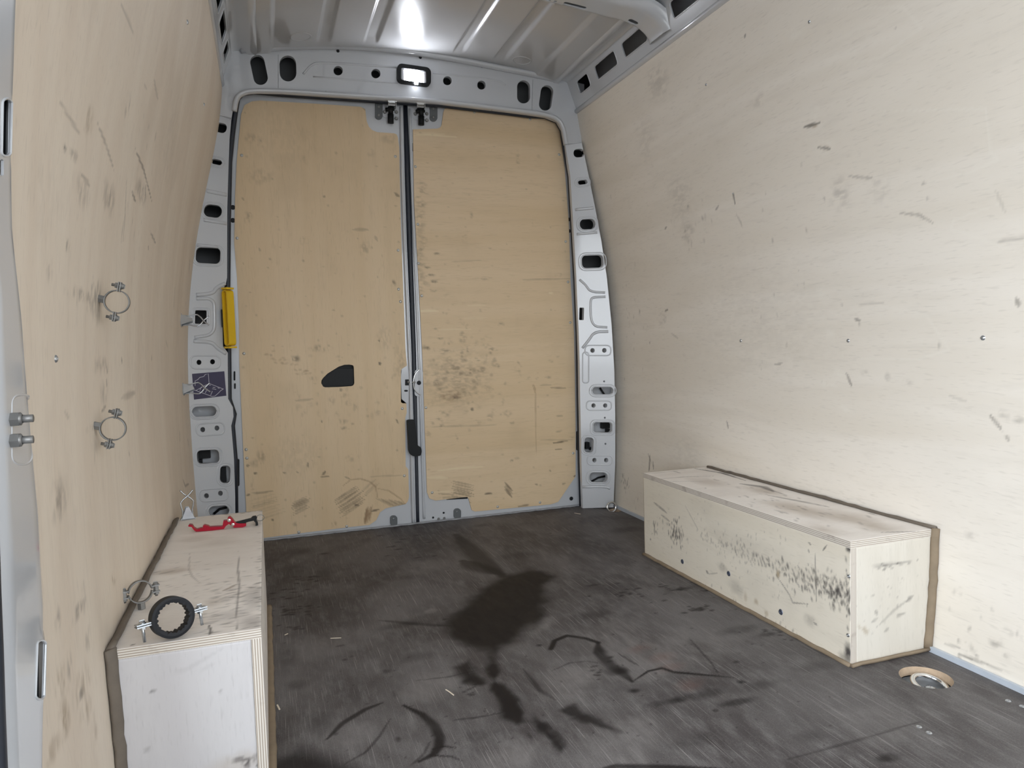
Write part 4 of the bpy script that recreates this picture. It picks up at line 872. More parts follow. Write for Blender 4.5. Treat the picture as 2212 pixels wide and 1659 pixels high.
# bottom bosses, buffers, small holes and bolts on the steel
def disc(parent, name, x, y, r, mat, Y=YD, h=.002, seg=14, sq=1):
    mb = MB(); mb.smooth = False; mb.lathe(on_y(x, y, Y + .005), (0, -1, 0), [(0, h), (r * .7, h), (r, h * .3), (r, 0)], seg); return mb.build(name, mat, parent)
def rbox(parent, name, x, y, w, h, t, mat, r=None, Y=YD + .006, ang=0):
    mb = MB(); sheet(mb, XZ(rrect(x, y, w, h, r, ang), Y), [], t, lambda u, v, q: np.stack([u, Y - t + q, v], 1)); return mb.build(name, mat, parent)
for d, x, y in ((doorL, 850, 1124), (doorR, 987, 1109)):
    rbox(d, 'buffer', x, y, 15, 22, .012, m_buffer, 6); disc(d, 'buffer_bolt', x, y - 4, .005, m_zinc, YD - .012)
for x, y in ((958.4, 1107.7), (935.5, 1118)): disc(doorR, 'dark_hole_disc', x, y, .005, m_rubber)  # black discs put the shade of small holes onto the steel
for x, y in ((947.6, 1121), (959.6, 1119.5)): disc(doorR, 'bolt', x, y, .007, m_dull, h=.006, seg=6)
disc(doorR, 'dark_hole_disc', 1234, 1077, .010, m_rubber)  # corner hole, its inner shade likewise a black disc
for x, y in ((503, 448), (503, 476)): disc(doorL, 'hinge_hole_dark_disc', x, y, .010, m_rubber)  # hinge holes: shade inside them drawn as black discs
for x, y in ((1229, 474), (1229.5, 499)): disc(doorR, 'hinge_hole_dark_disc', x, y, .009, m_rubber)
rbox(doorR, 'dark_strip', 987, 1075, 46, 7, .001, m_rubber, 1, YD + .005, -3)  # thin dark strip along the plywood edge
rbox(doorL, 'vent_slot', 506.5, 812, 4, 20, .002, m_rubber, 1.5); rbox(doorL, 'vent_slot', 507.5, 834, 4, 12, .002, m_rubber, 1.5)
rbox(doorL, 'edge_buffer', 513, 1020, 9, 58, .016, m_plastic, 3); rbox(doorR, 'edge_buffer', 1249.5, 952, 10, 42, .022, m_plastic, 3)
rbox(doorR, 'edge_slot', 892, 318, 1.6, 18, .002, m_rubber, .7)
# top latches
def latch(d, cx, cy, flip):
    s = -1 if flip else 1
    rbox(d, 'stop_bracket', cx - 26 * s, cy + 0, 16, 40, .010, m_buffer, 7.5)
    disc(d, 'bracket_bolt', cx - 26 * s, cy - 8, .006, m_dull, YD - .012); disc(d, 'bracket_bolt', cx - 26 * s, cy + 10, .006, m_dull, YD - .012)
    rbox(d, 'latch_plate', cx, cy + 2, 36, 28, .004, m_paint, 8)
    for ox, oy in ((-13, 3), (12, 3), (12, 17)): disc(d, 'latch_bolt', cx + ox, cy + oy, .008, m_dull, YD - .004, h=.005, seg=12)
    mb = MB(); mb.smooth = True
    p0, p1, p2 = on_y(cx, cy - 8, YD - .014), on_y(cx, cy + 8, YD - .014), on_y(cx, cy + 27, YD - .014)
    mb.cyl(p0, p1, .011, 16); mb.cyl(p1, p2, .0135, 16); mb.build('plunger', m_plastic, d)
    mb = MB(); mb.smooth = True; mb.cyl(on_y(cx - 11, cy - 2, YD - .01), on_y(cx + 7, cy - 4, YD - .01), .009, 12); mb.build('pivot', m_plastic, d)
    mb = MB(); c = on_y(cx + 2 * s, cy - 15, YD - .03)
    mb.obox(c, ((1, 0, 0), (0, 1, 0), (0, 0, 1)), (.014, .012, .013)); mb.obox(c + np.array([-.017, 0, .0]), ((1, 0, 0), (0, 1, 0), (0, 0, 1)), (.002, .018, .017)); mb.obox(c + np.array([.017, 0, .0]), ((1, 0, 0), (0, 1, 0), (0, 0, 1)), (.002, .018, .017))
    mb.smooth = True; mb.tube([c + np.array([.012 * s, 0, .012]), c + np.array([.032 * s, -.006, .018]), c + np.array([.042 * s, -.008, .030]), c + np.array([.056 * s, -.004, .032])], .004, 8)
    mb.build('catch', m_chrome, d)
latch(doorL, 844, 239, False); latch(doorR, 910, 243, True)
for d, a, c in ((doorL, 823, 214), (doorR, 936, 225)): rbox(d, 'top_stop', a, c, 29, 11, .03, m_plastic, 2)
# middle lock and keep
rbox(doorL, 'lock_plate', 874, 834, 17, 74, .006, m_paint, 5); rbox(doorL, 'lock_mouth', 880, 826, 11, 13, .007, m_rubber, 1); rbox(doorL, 'lock_slot', 876.5, 844, 8, 4, .007, m_rubber)
rbox(doorR, 'keep_plate', 904, 827, 18, 58, .008, m_paint, 7); disc(doorR, 'keep_plug', 905, 827, .010, m_rubber, YD - .009)
mb = MB(); mb.smooth = True; mb.cyl(on_y(880, 825, YD - .006), on_y(897, 826, YD - .006), .005, 10); mb.build('keep_pin', m_zinc, doorR)
mb = MB(); bead(mb, [(907, 797), (897, 806), (893, 818), (893, 838), (900, 848), (908, 853)], YD - .004, .003, .006); mb.build('keep_rim', m_chrome, doorR)
# black pull handle on the centre edge
PH = [(879, 907), (895, 906), (898, 930), (901.5, 962), (908, 965), (910.5, 974), (908, 984), (893, 985.5), (886, 982), (882.5, 974)]
mb = MB(); sheet(mb, rounded(XZ(PH, YD - .02), .008, 4), [], .022, plane_y(YD - .03))
ph = mb.build('pull_handle', m_plastic, doorL)
for k in range(9):
    mb = MB(); a, c = on_y(880.5, 911 + k * 3.2, YD - .0305), on_y(893.5, 910.5 + k * 3.2, YD - .0305); mb.smooth = True; mb.tube([tuple(a), tuple(c)], .0016, 6); mb.build('grip_rib', m_plastic, ph)
# black inner handle in its cut-out
mb = MB(); sheet(mb, XZ(CUT_L, YD + .004), [], .004, plane_y(YD + .034)); hb = mb.build('handle_well', m_plastic, doorL)
INN = [(695, 827), (699, 834), (703.5, 835.7), (758, 833), (763.5, 830), (763.8, 797), (727, 796.5), (708, 808.5), (698.7, 817.5)]
mb = MB(); sheet(mb, rounded(XZ(INN, YD), .004, 3), [], .02, plane_y(YD + .010)); inn = mb.build('inner_handle', m_plastic, doorL)
mb = MB(); bead(mb, [(727, 796.5), (745, 796.6), (763, 797)], YD + .010, .0035, .006); mb.build('handle_lip', m_buffer, inn)
mb = MB(); sheet(mb, XZ([(729, 794), (744, 788.5), (760, 788.5), (763.5, 795)], YD + .01), [], .002, plane_y(YD + .005)); mb.build('handle_insert', m_strip, inn)
mb = MB(); c = on_y(708.5, 824, YD + .009); mb.smooth = True; mb.lathe(c, (0, -1, 0), [(.0022, .001), (.0022, .003), (.0052, .003), (.0056, 0)], 14); mb.build('handle_screw', m_zinc, inn)
mb = MB(); mb.smooth = True; mb.tube([tuple(on_y(708.5 + 10 * math.cos(t), 824 + 10 * math.sin(t), YD + .0095)) for t in np.linspace(1.3, 2.9, 10)], .0016, 6); mb.build('handle_boss', m_buffer, inn)

# ------------------------------------------------------------------ front pillar beside the sliding-door opening
def front_pillar():
    mb = MB(); OFF = .012
    def hit(px, py):
        x = -.93
        for _ in range(8): q = on_x(px, py, float(x)); x = prof_l(min(max(q[2], 0), 1.95)) + OFF
        return q
    def edge(pts):
        Q = np.array([hit(*p) for p in pts]); i = np.argsort(Q[:, 2]); Q = Q[i]
        return lambda z: np.interp(z, Q[:, 2], Q[:, 1])
    yr = edge([(45, 0), (40, 150), (35, 300), (36, 500), (58, 700), (75, 900), (95, 1100), (106, 1300), (106, 1500), (101, 1659)])
    yf0 = edge([(-6, 600), (-2, 800), (3, 950), (9, 1150), (18, 1400), (27, 1659)])
    yf = lambda z: np.minimum(yf0(z), yr(z) - .09)
    SC = .13
    def fn(u, v, w):
        t = np.clip(u / SC, 0, 1); turn = np.clip(u - SC, 0, None)
        d = OFF * sstep(0, .1, t); y = yr(v) + (yf(v) - yr(v)) * t - .012 * (1 - np.exp(-turn / .012))
        x = prof_l(v) + d - turn * .97
        return np.stack([x - w * .7, y + w * .5 * (turn > 0), v], 1)
    def inv(px, py):
        q = hit(px, py); return ((yr(q[2]) - q[1]) / (yr(q[2]) - yf(q[2])) * SC, q[2])
    holes = [[inv(*p) for p in rrect(88, 1447, 19, 128, None, 2)], [inv(*p) for p in rrect(14, 275, 20, 125, None, 1)], [inv(*p) for p in rrect(4, 362, 8, 36)]]
    holes = [h for h in holes if min(p[0] for p in h) > .004 and max(p[0] for p in h) < .2]
    sheet(mb, [(0, 0), (.25, 0), (.25, 1.93), (0, 1.93)], holes, .004, fn, .016)
    for h in holes[:2]:
        hp = np.array(h); Q = fn(hp[:, 0], hp[:, 1], np.zeros(len(hp))); mb.smooth = True; mb.tube([tuple(q) for q in Q], .0015, 6, True); mb.smooth = False
    o = mb.build('trim_pillar_front', m_paint); tag(o, 'pale grey door pillar at the edge of the picture with two bolts', kind='structure')
    for p in o.data.polygons: p.use_smooth = True
    o.data.set_sharp_from_angle(angle=math.radians(35))
    cl = MB(); sheet(cl, [(.004, .01), (.12, .01), (.12, 1.9), (.004, 1.9)], [], .001, lambda u, v, w: fn(u, v, w + .0105), .02); cl.build('hole_shade_sheet', m_rubber, o)  # dark sheet standing in for shade behind the pillar holes
    pad = np.array([inv(*p) for p in rrect(48, 928, 44, 150, 18)]); Q = fn(pad[:, 0], pad[:, 1], np.zeros(len(pad)))
    pm = MB(); pm.smooth = True; pm.tube([(q[0] - .0012, q[1], q[2]) for q in Q], .002, 8, True); pm.build('pressed_recess', m_paint, o)
    for py in (906, 952):
        mb = MB(); c = hit(24, py)
        mb.lathe(c, (1, 0, 0), [(0, .009), (.0085, .009), (.0085, 0)], 6); mb.smooth = True
        mb.cyl(c + np.array([.009, 0, 0]), c + np.array([.022, 0, 0]), .0045, 12); mb.lathe(c, (1, 0, 0), [(.005, .0115), (.0075, .010), (.0075, .0085)], 12); mb.build('bolt', m_dull, o)
    mb = MB(); mb.smooth = True
    z = np.linspace(0, 1.9, 30); Q = fn(np.full(30, SC + .006), z, np.zeros(30)); mb.tube([(q[0] - .008, q[1] - .012, q[2]) for q in Q], .014, 10); mb.build('rubber_edge', m_navy_rubber, o)
    mb = MB(); mb.box((-1.05, .80, 0), (-1.0, .92, 1.9)); mb.build('inner_skin', m_dark, o)
    return o
front_pillar()

# ------------------------------------------------------------------ plywood wheel-arch boxes
Y1, Y2, BH, T = 1.317, 2.359, .317, .018
def box_screw(parent, c, n, r, mat):
    mb = MB(); mb.smooth = True; mb.lathe(c, n, [(0, .0006), (r * .35, .0006), (r * .4, .0016), (r * .8, .002), (r, 0)], 16); return mb.build('screw', mat, parent)
m_bluezinc = simple('bluish_washer', (.16, .19, .27), .35, .8)
def strip(parent, name, pts, w, t, nrm, mat):
    P = []
    for i in range(len(pts) - 1):
        a, c = np.array(pts[i], float), np.array(pts[i + 1], float); k = max(2, int(np.linalg.norm(c - a) / .03))
        P += [a + (c - a) * j / k for j in range(k)]
    P.append(np.array(pts[-1], float))
    mb = MB(); mb.smooth = True
    mb.tube([tuple(p + rng.normal(0, .0007, 3)) for p in P], w, 8, False, t, nrm); return mb.build(name, mat, parent)
# right box
rb = empty('wheel_arch_box', (.80, 1.84, 0)); tag(rb, 'scuffed plywood wheel-arch box standing against the bright wall, front end white', 'box')
def top_dirt_r(D):
    Z = lambda p: XY(p, BH)
    for pts, w, st in (([(1500, 1012), (1560, 1022), (1610, 1038)], .018, .85), ([(1600, 1045), (1650, 1052), (1670, 1062)], .035, .6), ([(1420, 1035), (1480, 1030), (1545, 1028)], .006, .6), ([(1390, 1025), (1480, 1015)], .004, .5), ([(1660, 1070), (1740, 1085), (1790, 1095)], .02, .5), ([(1455, 1018), (1470, 1022)], .01, .5), ([(1430, 1040), (1520, 1040)], .01, .3), ([(1900, 1150), (1990, 1148)], .008, .6), ([(1640, 1050), (1700, 1070)], .008, .6)):
        D.stroke(Z(pts), w, 0, st, .7)
    for x, y, a, c, s in ((1720, 1100, .06, .16, .45), (1830, 1120, .07, .14, .45), (1650, 1060, .05, .12, .4), (1530, 1040, .06, .12, .35), (1780, 1145, .05, .08, .4), (1900, 1140, .06, .06, .35)):
        D.blob(Z([(x, y)])[0], a, c, 0, 1, s, 1.0, (1, .3))
    D.specks(Z([(1700, 1090)])[0], .12, .4, 50, .006, 0, .45, sang=80, el=3)
def inner_dirt_r(D):
    Xp = lambda p: [(q[1], q[2]) for q in (on_x(a, c, .69) for a, c in p)]
    k = .0014
    D.specks(Xp([(1460, 1155)])[0], .07, .045, 60, .0045, 0, .9, sang=80); D.specks(Xp([(1415, 1140)])[0], .04, .03, 18, .004, 0, .7)
    for a in np.linspace(0, 1, 60): x, y = 1520 + 300 * a, 1160 + 125 * a; D.specks(Xp([(x, y)])[0], .02, .02 + .02 * a, 3 + int(6 * a * a), .004, 0, .5 + .3 * a, sang=70)
    D.specks(Xp([(1800, 1275)])[0], .05, .05, 60, .0045, 0, .6); D.specks(Xp([(1831, 1300)])[0], .012, .10, 40, .004, 0, .8)
    for pts, w, st, ch in (([(1412, 1085), (1440, 1108)], .012, .5, 0), ([(1428, 1112), (1446, 1126)], .010, .5, 0), ([(1480, 1093), (1500, 1130), (1508, 1145)], .004, .35, 0), ([(1678, 1245), (1705, 1285), (1712, 1302), (1745, 1305)], .006, .55, 0), ([(1760, 1195), (1762, 1250), (1763, 1300)], .006, .6, 0), ([(1745, 1170), (1752, 1178)], .006, .6, 0), ([(1777, 1190), (1785, 1178)], .006, .7, 0), ([(1525, 1232), (1530, 1240)], .012, .6, 0), ([(1745, 1185), (1748, 1195)], .004, .6, 0), ([(1530, 1240), (1550, 1238)], .006, .4, 0), ([(1757, 1345), (1765, 1350)], .008, .5, 0)):
        D.stroke(Xp(pts), w, ch, st, .6)
    for x, y, a, c, s, ch in ((1680, 1240, .012, .016, .8, 1), (1633, 1300, .012, .012, .55, 1), (1610, 1290, .01, .02, .4, 1), (1655, 1325, .012, .012, .5, 1), (1833, 1185, .014, .016, .95, 0), (1832, 1408, .018, .03, .95, 0), (1825, 1425, .03, .02, .5, 0), (1405, 1165, .006, .006, .7, 0), (1560, 1225, .03, .02, .3, 0), (1590, 1270, .05, .03, .25, 0), (1610, 1180, .2, .05, .12, 0), (1750, 1340, .03, .02, .3, 0)):
        D.blob(Xp([(x, y)])[0], a, c, 0, ch, s, .8)
    D.specks(Xp([(1600, 1200)])[0], .5, .12, 120, .003, 0, .45); D.specks(Xp([(1640, 1330)])[0], .3, .03, 20, .004, 0, .5)
    for a in np.linspace(0, 1, 40):
        x, y = 1395 + 440 * a, 1030 + 142 * a; D.blob(Xp([(x, y + 2)])[0], .012 * rng.uniform(.3, 1.3), .005, 0, 0, rng.uniform(.1, .6), .8)
def front_dirt_r(D):
    Yp = lambda p: XZ(p, Y1)
    for pts, w, st in (([(1895, 1355), (1930, 1320), (1970, 1290)], .006, .35), ([(1960, 1298), (1972, 1287)], .016, .45), ([(1935, 1332), (1955, 1325)], .007, .5), ([(1885, 1343), (1898, 1335)], .008, .4), ([(1875, 1225), (1930, 1218), (1975, 1213)], .004, .6), ([(1892, 1318), (1894, 1326)], .004, .6), ([(1912, 1365), (1920, 1358)], .010, .4), ([(1980, 1212), (1983, 1209)], .004, .8)): D.stroke(Yp(pts), w, 0, st, .7)
    D.specks(Yp([(1920, 1222)])[0], .07, .008, 24, .003, 0, .6, sang=0); D.specks(Yp([(1860, 1365)])[0], .03, .02, 10, .004, 1, .5)
    D.specks(Yp([(1920, 1290)])[0], .09, .1, 30, .002, 0, .4)
rwall = lambda z: float(prof_r(z)) - .001
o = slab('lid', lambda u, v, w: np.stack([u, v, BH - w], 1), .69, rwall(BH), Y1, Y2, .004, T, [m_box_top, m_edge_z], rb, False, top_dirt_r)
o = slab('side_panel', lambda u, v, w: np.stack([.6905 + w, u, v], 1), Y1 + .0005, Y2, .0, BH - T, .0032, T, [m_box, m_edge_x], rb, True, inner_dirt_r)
o = slab('end_panel', lambda u, v, w: np.stack([u, Y1 + .001 + w, v], 1), .6905 + T, rwall(.1), .0, BH - T, .005, T, [m_box_end_r, m_edge_x], rb, False, front_dirt_r)
o = slab('end_panel', lambda u, v, w: np.stack([u, Y2 - .001 - w, v], 1), .6905 + T, rwall(.1), .0, BH - T, .05, T, [m_box_end_r, m_edge_x], rb, True)
for x, y in ((1474, 1213), (1574, 1239), (1686.6, 1322)): box_screw(rb, on_x(x, y, .6905), (-1, 0, 0), .0085, m_bluezinc)
for x, y in ((1833.7, 1245), (1832, 1372)): box_screw(rb, on_x(x, y, .6905), (-1, 0, 0), .005, m_zinc)
strip(rb, 'sealant_bead', [(.686, Y2, .003), (.687, Y1 - .002, .003)], .007, .006, (0, 0, 1), m_seal)
strip(rb, 'sealant_bead', [(.687, Y1 - .006, .004), (.938, Y1 - .006, .004)], .010, .005, (0, .6, 1), m_seal)
strip(rb, 'sealant_bead', [(float(prof_r(BH)) - .006, Y2 - .02, BH + .004), (float(prof_r(BH)) - .006, Y1 - .004, BH + .004)], .006, .005, (1, 0, 1), m_seal_d)
strip(rb, 'sealant_bead', [(float(prof_r(z)) - .009, Y1 - .006, z) for z in np.linspace(BH + .004, .006, 8)], .010, .005, (1, 1, 0), m_seal)
# left box
lb = empty('wheel_arch_box', (-.82, 1.84, 0)); tag(lb, 'pale plywood wheel-arch box in the near corner with clamps and red lever on its lid', 'box')
def top_dirt_l(D):
    Z = lambda p: XY(p, BH)
    for pts, w, st, ch in (([(480, 1277), (500, 1268), (510, 1262)], .010, .6, 1), ([(516, 1190), (514, 1230), (517, 1270), (512, 1300), (511, 1360)], .004, .7, 0), ([(410, 1195), (408, 1230), (415, 1245), (432, 1260)], .003, .4, 0), ([(452, 1350), (455, 1365), (454, 1372)], .006, .9, 0), ([(280, 1394), (292, 1392)], .006, .8, 0), ([(330, 1238), (345, 1234)], .004, .6, 0), ([(345, 1240), (380, 1232)], .008, .4, 0)):
        D.stroke(Z(pts), w, ch, st, .6)
    for x, y, a, c, s, ch in ((370, 1235, .05, .03, .45, 1), (550, 1290, .03, .10, .35, 0), (545, 1345, .03, .05, .4, 0), (460, 1300, .02, .03, .3, 1), (340, 1310, .03, .04, .3, 1), (470, 1170, .08, .06, .18, 1), (555, 1130, .02, .05, .3, 0), (420, 1165, .05, .05, .2, 1), (500, 1330, .06, .04, .25, 0)):
        D.blob(Z([(x, y)])[0], a, c, 0, ch, s, 1.0, (.3, 1))
    D.specks(Z([(500, 1300)])[0], .08, .2, 120, .004, 0, .5, sang=8, el=3.5); D.specks(Z([(400, 1260)])[0], .14, .3, 70, .003, 0, .4, sang=8, el=3)
    D.specks(Z([(560, 1250)])[0], .015, .6, 60, .004, 0, .6, sang=0); D.specks(Z([(520, 1108)])[0], .12, .015, 20, .005, 0, .7, sang=0)
    D.specks(Z([(560, 1230)])[0], .012, .5, 30, .004, 2, .8, sang=0)
def front_dirt_l(D):
    Yp = lambda p: XZ(p, Y1)
    for pts, w, st in (([(327, 1492), (333, 1495)], .004, .9), ([(478, 1492), (477, 1497)], .003, .7), ([(365, 1455), (400, 1448), (440, 1425), (480, 1402)], .004, .14), ([(498, 1645), (520, 1640), (535, 1640)], .006, .85), ([(525, 1652), (540, 1655)], .006, .85), ([(540, 1640), (560, 1630)], .004, .6), ([(430, 1452), (460, 1435)], .004, .12), ([(310, 1625), (325, 1615)], .006, .4)): D.stroke(Yp(pts), w, 0, st, .6)
    D.blob(Yp([(510, 1655)])[0], .07, .03, 10, 1, .35, .9); D.specks(Yp([(538, 1650)])[0], .02, .01, 14, .003, 0, .9)
lwall = lambda z: float(prof_l(z)) + .001
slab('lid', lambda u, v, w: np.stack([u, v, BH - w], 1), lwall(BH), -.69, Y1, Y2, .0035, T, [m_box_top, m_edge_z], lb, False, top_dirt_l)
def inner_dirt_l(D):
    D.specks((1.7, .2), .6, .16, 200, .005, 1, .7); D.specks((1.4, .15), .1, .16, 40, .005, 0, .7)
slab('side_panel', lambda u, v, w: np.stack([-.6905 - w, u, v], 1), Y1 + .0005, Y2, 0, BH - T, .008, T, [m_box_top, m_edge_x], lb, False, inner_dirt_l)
slab('end_panel', lambda u, v, w: np.stack([u, Y1 + .001 + w, v], 1), lwall(.1), -.6905 - T - .0006, 0, BH - T - .0006, .005, T, [m_box_end, m_edge_x], lb, False, front_dirt_l)
slab('end_panel', lambda u, v, w: np.stack([u, Y2 - .001 - w, v], 1), lwall(.1), -.6905 - T, 0, BH - T, .05, T, [m_box_end, m_edge_x], lb, True)
strip(lb, 'sealant_bead', [(float(prof_l(BH)) + .009, Y2 - .02, BH + .003), (float(prof_l(BH)) + .009, Y1 - .002, BH + .003)], .010, .005, (-1, 0, 1.5), m_seal_d)
strip(lb, 'sealant_bead', [(float(prof_l(z)) + .010, Y1 - .004, z) for z in np.linspace(BH + .004, .004, 8)], .011, .005, (-1, 1.4, 0), m_seal_d)
strip(lb, 'sealant_bead', [(-.684, Y1 - .002, .003), (-.685, Y2, .003)], .009, .005, (0, 0, 1), m_seal)

# ------------------------------------------------------------------ dome lamp on the header
lc = on_y(893, 165, YP)
lamp = empty('dome_lamp', tuple(lc)); tag(lamp, 'lit white LED load-bay lamp in a black frame on the header', 'lamp')
tilt = math.atan2(on_y(930, 170, YP)[2] - on_y(856, 160, YP)[2], .15)
def lf(u, v, w): return np.stack([lc[0] + u * math.cos(tilt) - v * math.sin(tilt), YP - .020 + w, lc[2] + u * math.sin(tilt) + v * math.cos(tilt)], 1)
mb = MB(); sheet(mb, rrect(0, 0, .150, .082, .022), [rrect(-.002, -.003, .114, .052, .008)], .020, lf); mb.build('housing', m_plastic, lamp)
mb = MB(); sheet(mb, rrect(-.002, -.003, .113, .051, .008), [], .002, lambda u, v, w: lf(u, v, w + .017)); mb.build('reflector', m_lamp, lamp)
mb = MB(); sheet(mb, rrect(.000, -.003, .052, .046, .010), [], .006, lambda u, v, w: lf(u, v, w + .008)); mb.build('led_panel', m_led, lamp)
for u in (-.05, .048):
    mb = MB(); mb.obox(lf(np.array([u]), np.array([-.003]), np.array([.010]))[0], ((1, 0, 0), (0, 1, 0), (0, 0, 1)), (.004, .008, .023)); mb.build('reflector_cheek', m_lamp, lamp)
mb = MB(); sheet(mb, rrect(-.002, -.003, .113, .051, .008), [], .001, lambda u, v, w: lf(u, v, w + .002)); mb.build('lens', m_lens, lamp)
for u in (.005, .013):
    mb = MB(); sheet(mb, rrect(u, -.036, .006, .012, .002), [], .003, lambda a, v, w: lf(a, v, w - .003)); mb.build('switch_light', m_led, lamp)

# ------------------------------------------------------------------ things on pillar and walls
# yellow handle loop
hc = on_y(494.5, 687, 3.115)
yh = empty('grab_handle', tuple(hc)); tag(yh, 'yellow plastic grab handle on the pillar beside the plywood rear door', 'handle')
e1, e2 = np.array([.66, -.75, 0]), np.array([-.75, -.66, 0])
loop = rrect(0, 0, .031, .228, .014, 0, 5)
mb = MB(); vs = []; n = len(loop)
inner = rrect(0, 0, .021, .218, .009, 0, 5)
for L_, s in ((loop, -.017), (loop, .017), (inner, .017), (inner, -.017)): vs += [hc + e1 * a + e2 * s + np.array([0, 0, c]) for a, c in L_]
fs = []
for k in range(4):
    for i in range(n): j = (i + 1) % n; fs.append((k * n + i, k * n + j, ((k + 1) % 4) * n + j, ((k + 1) % 4) * n + i))
mb.add(vs, fs); mb.build('strap_loop', m_yellow, yh)
for z, t in ((.122, 1), (-.122, -1)):
    mb = MB(); mb.obox(hc + np.array([0, 0, z * .985]) + e1 * .001, (e1, e2, np.array([.10, 0, t])), (.015, .019, .004)); mb.build('end_flange', m_yellow, yh)
mb = MB(); mb.obox(hc + np.array([-.024, .028, -.0]), ((1, 0, 0), (0, 1, 0), (0, 0, 1)), (.006, .02, .036)); mb.build('bracket', m_plastic, yh)
# sticker with its line drawing
def c4(pts): return [(380 + a / 4.147, 760 + c / 4.147) for a, c in pts]
st = empty('sticker', tuple(on_pillar(452, 833))); tag(st, 'dark navy sticker with a white line drawing on the perforated pillar', 'sticker')
mb = MB(); sheet(mb, PXZ(c4([(145, 197), (434, 174), (452, 393), (163, 428)])), [], .0008, lambda u, v, w: np.stack([u, pillar_y(u, -.0014) + w, v], 1)); mb.build('sheet', m_navy, st)
for pts in ([(172, 305), (172, 260), (195, 250), (215, 228), (248, 222), (262, 203), (290, 196), (297, 283), (425, 333)], [(297, 283), (232, 318), (176, 348)], [(165, 342), (220, 362), (325, 400), (350, 396), (385, 365), (402, 346), (425, 333)], [(213, 347), (230, 312)], [(262, 367), (283, 332)], [(312, 387), (326, 352)], [(330, 318), (352, 321)], [(326, 331), (360, 337)], [(298, 297), (312, 300)], [(374, 322), (390, 327)]):
    mb = MB(); mb.tube([tuple(on_pillar(a, c, -.0018)) for a, c in c4(pts)], .0011, 5); mb.build('drawn_line', m_white, st)
# lashing / pipe clamps
def clamp(name, label, c, R, bw, th, e_mount, e_ear, mat, rubber=0, stud=.0, bolts=.03, boss=True, ear=.02, part_mats=None, group=None, gap=.0008):
    """ring in the plane (e_mount, e_ear); ears stick out along +-e_ear, screws parallel to e_mount, boss along -e_mount"""
    c = np.array(c, float); em = np.array(e_mount, float); em /= np.linalg.norm(em); ee = np.array(e_ear, float); ee -= em * (ee @ em); ee /= np.linalg.norm(ee)
    ax = np.cross(em, ee); t = empty(name, tuple(c - em * (R + .01))); tag(t, label, 'pipe clamp', group)
    for s in (1, -1):      # two half bands
        prof = []
        mb = MB(); mb.smooth = True; k = 22; vs = []
        for i in range(k + 1):
            a = math.pi * i / k * .94 + math.pi * .03
            d = em * math.sin(a) * s + ee * math.cos(a)
            for rr, h in ((R, -bw / 2), (R + th, -bw / 2), (R + th, bw / 2), (R, bw / 2)): vs.append(c + d * rr + ax * h)
        fs = [(i * 4 + q, i * 4 + (q + 1) % 4, (i + 1) * 4 + (q + 1) % 4, (i + 1) * 4 + q) for i in range(k) for q in range(4)] + [(0, 1, 2, 3), (k * 4 + 3, k * 4 + 2, k * 4 + 1, k * 4)]
        mb.add(vs, fs); mb.smooth = False
        for q in (1, -1): mb.obox(c + ee * q * (R + ear / 2) + em * s * (th / 2 + gap), (ee, em, ax), (ear / 2 + .001, th / 2, bw / 2))
        mb.build('half_band', mat, t)
    for q in (1, -1):
        mb = MB(); p = c + ee * q * (R + ear * .62)
        if gap > .002: mb.lathe(p - em * gap, em, [(0, 0), (.0055, 0), (.0055, gap * 2), (0, gap * 2)], 6)
        mb.smooth = True; mb.cyl(p - em * bolts * .6, p + em * (th + .004), .0028, 10)
        mb.smooth = False; mb.lathe(p - em * (th + .0047 + gap), em, [(0, 0), (.0055, 0), (.0055, .004), (0, .004)], 6)
        mb.smooth = True; mb.lathe(p + em * (th + gap + .0002), em, [(.0065, 0), (.0065, .001), (.005, .001), (.005, .0035), (.003, .005), (0, .005)], 14); mb.smooth = False
        mb.obox(p + em * (th + gap + .0054), (ee, ax, em), (.004, .0009, .0008))
        mb.build('screw', m_zinc if part_mats is None else part_mats, t)
    if boss:
        mb = MB(); mb.lathe(c - em * (R + th + .012), em, [(.003, 0), (.0075, 0), (.0075, .0125), (0, .0125)], 6); mb.build('nut', mat, t)
        if stud: mb = MB(); mb.smooth = True; mb.cyl(c - em * (R + th + .012 + stud), c - em * (R + th), .004, 10); mb.build('stud', mat, t)
    if rubber:
        mb = MB(); k = 96; vs = []
        for i in range(k):
            a = 2 * math.pi * i / k; d = em * math.sin(a) + ee * math.cos(a)
            ri = R - rubber + .0011 * math.sin(i * 1.57) + .0008 * math.sin(i * .9)
            for rr, h in ((R + th + .0012, -bw * .62), (R + th + .0012, bw * .62), (R - .001, bw * .66), (ri, bw * .62), (ri, -bw * .62), (R - .001, -bw * .66)): vs.append(c + d * rr + ax * h)
        fs = [(i * 6 + q, i * 6 + (q + 1) % 6, ((i + 1) % k) * 6 + (q + 1) % 6, ((i + 1) % k) * 6 + q) for i in range(k) for q in range(6)]
        mb.add(vs, fs); mb.build('rubber_liner', m_rubber, t)
    return t
for (px, py, wx, wy_, label) in ((252.5, 652, 215, 645, 'small steel pipe clamp screwed to the plywood wall, upper of two'), (244, 926, 206, 919, 'small steel pipe clamp screwed to the plywood wall, lower of two')):
    w = on_wall(wx - 2, wy_, prof_l); R_ = .0198
    yv = w[1]; c = on_y(px, py, yv); 
    clamp('pipe_clamp', label, c, R_, .012, .0018, (c - w) / np.linalg.norm(c - w), (.30, 0, 1), m_dull, stud=.004, bolts=.022, ear=.016, part_mats=m_dull, group='pipe clamps fixed to the plywood wall')
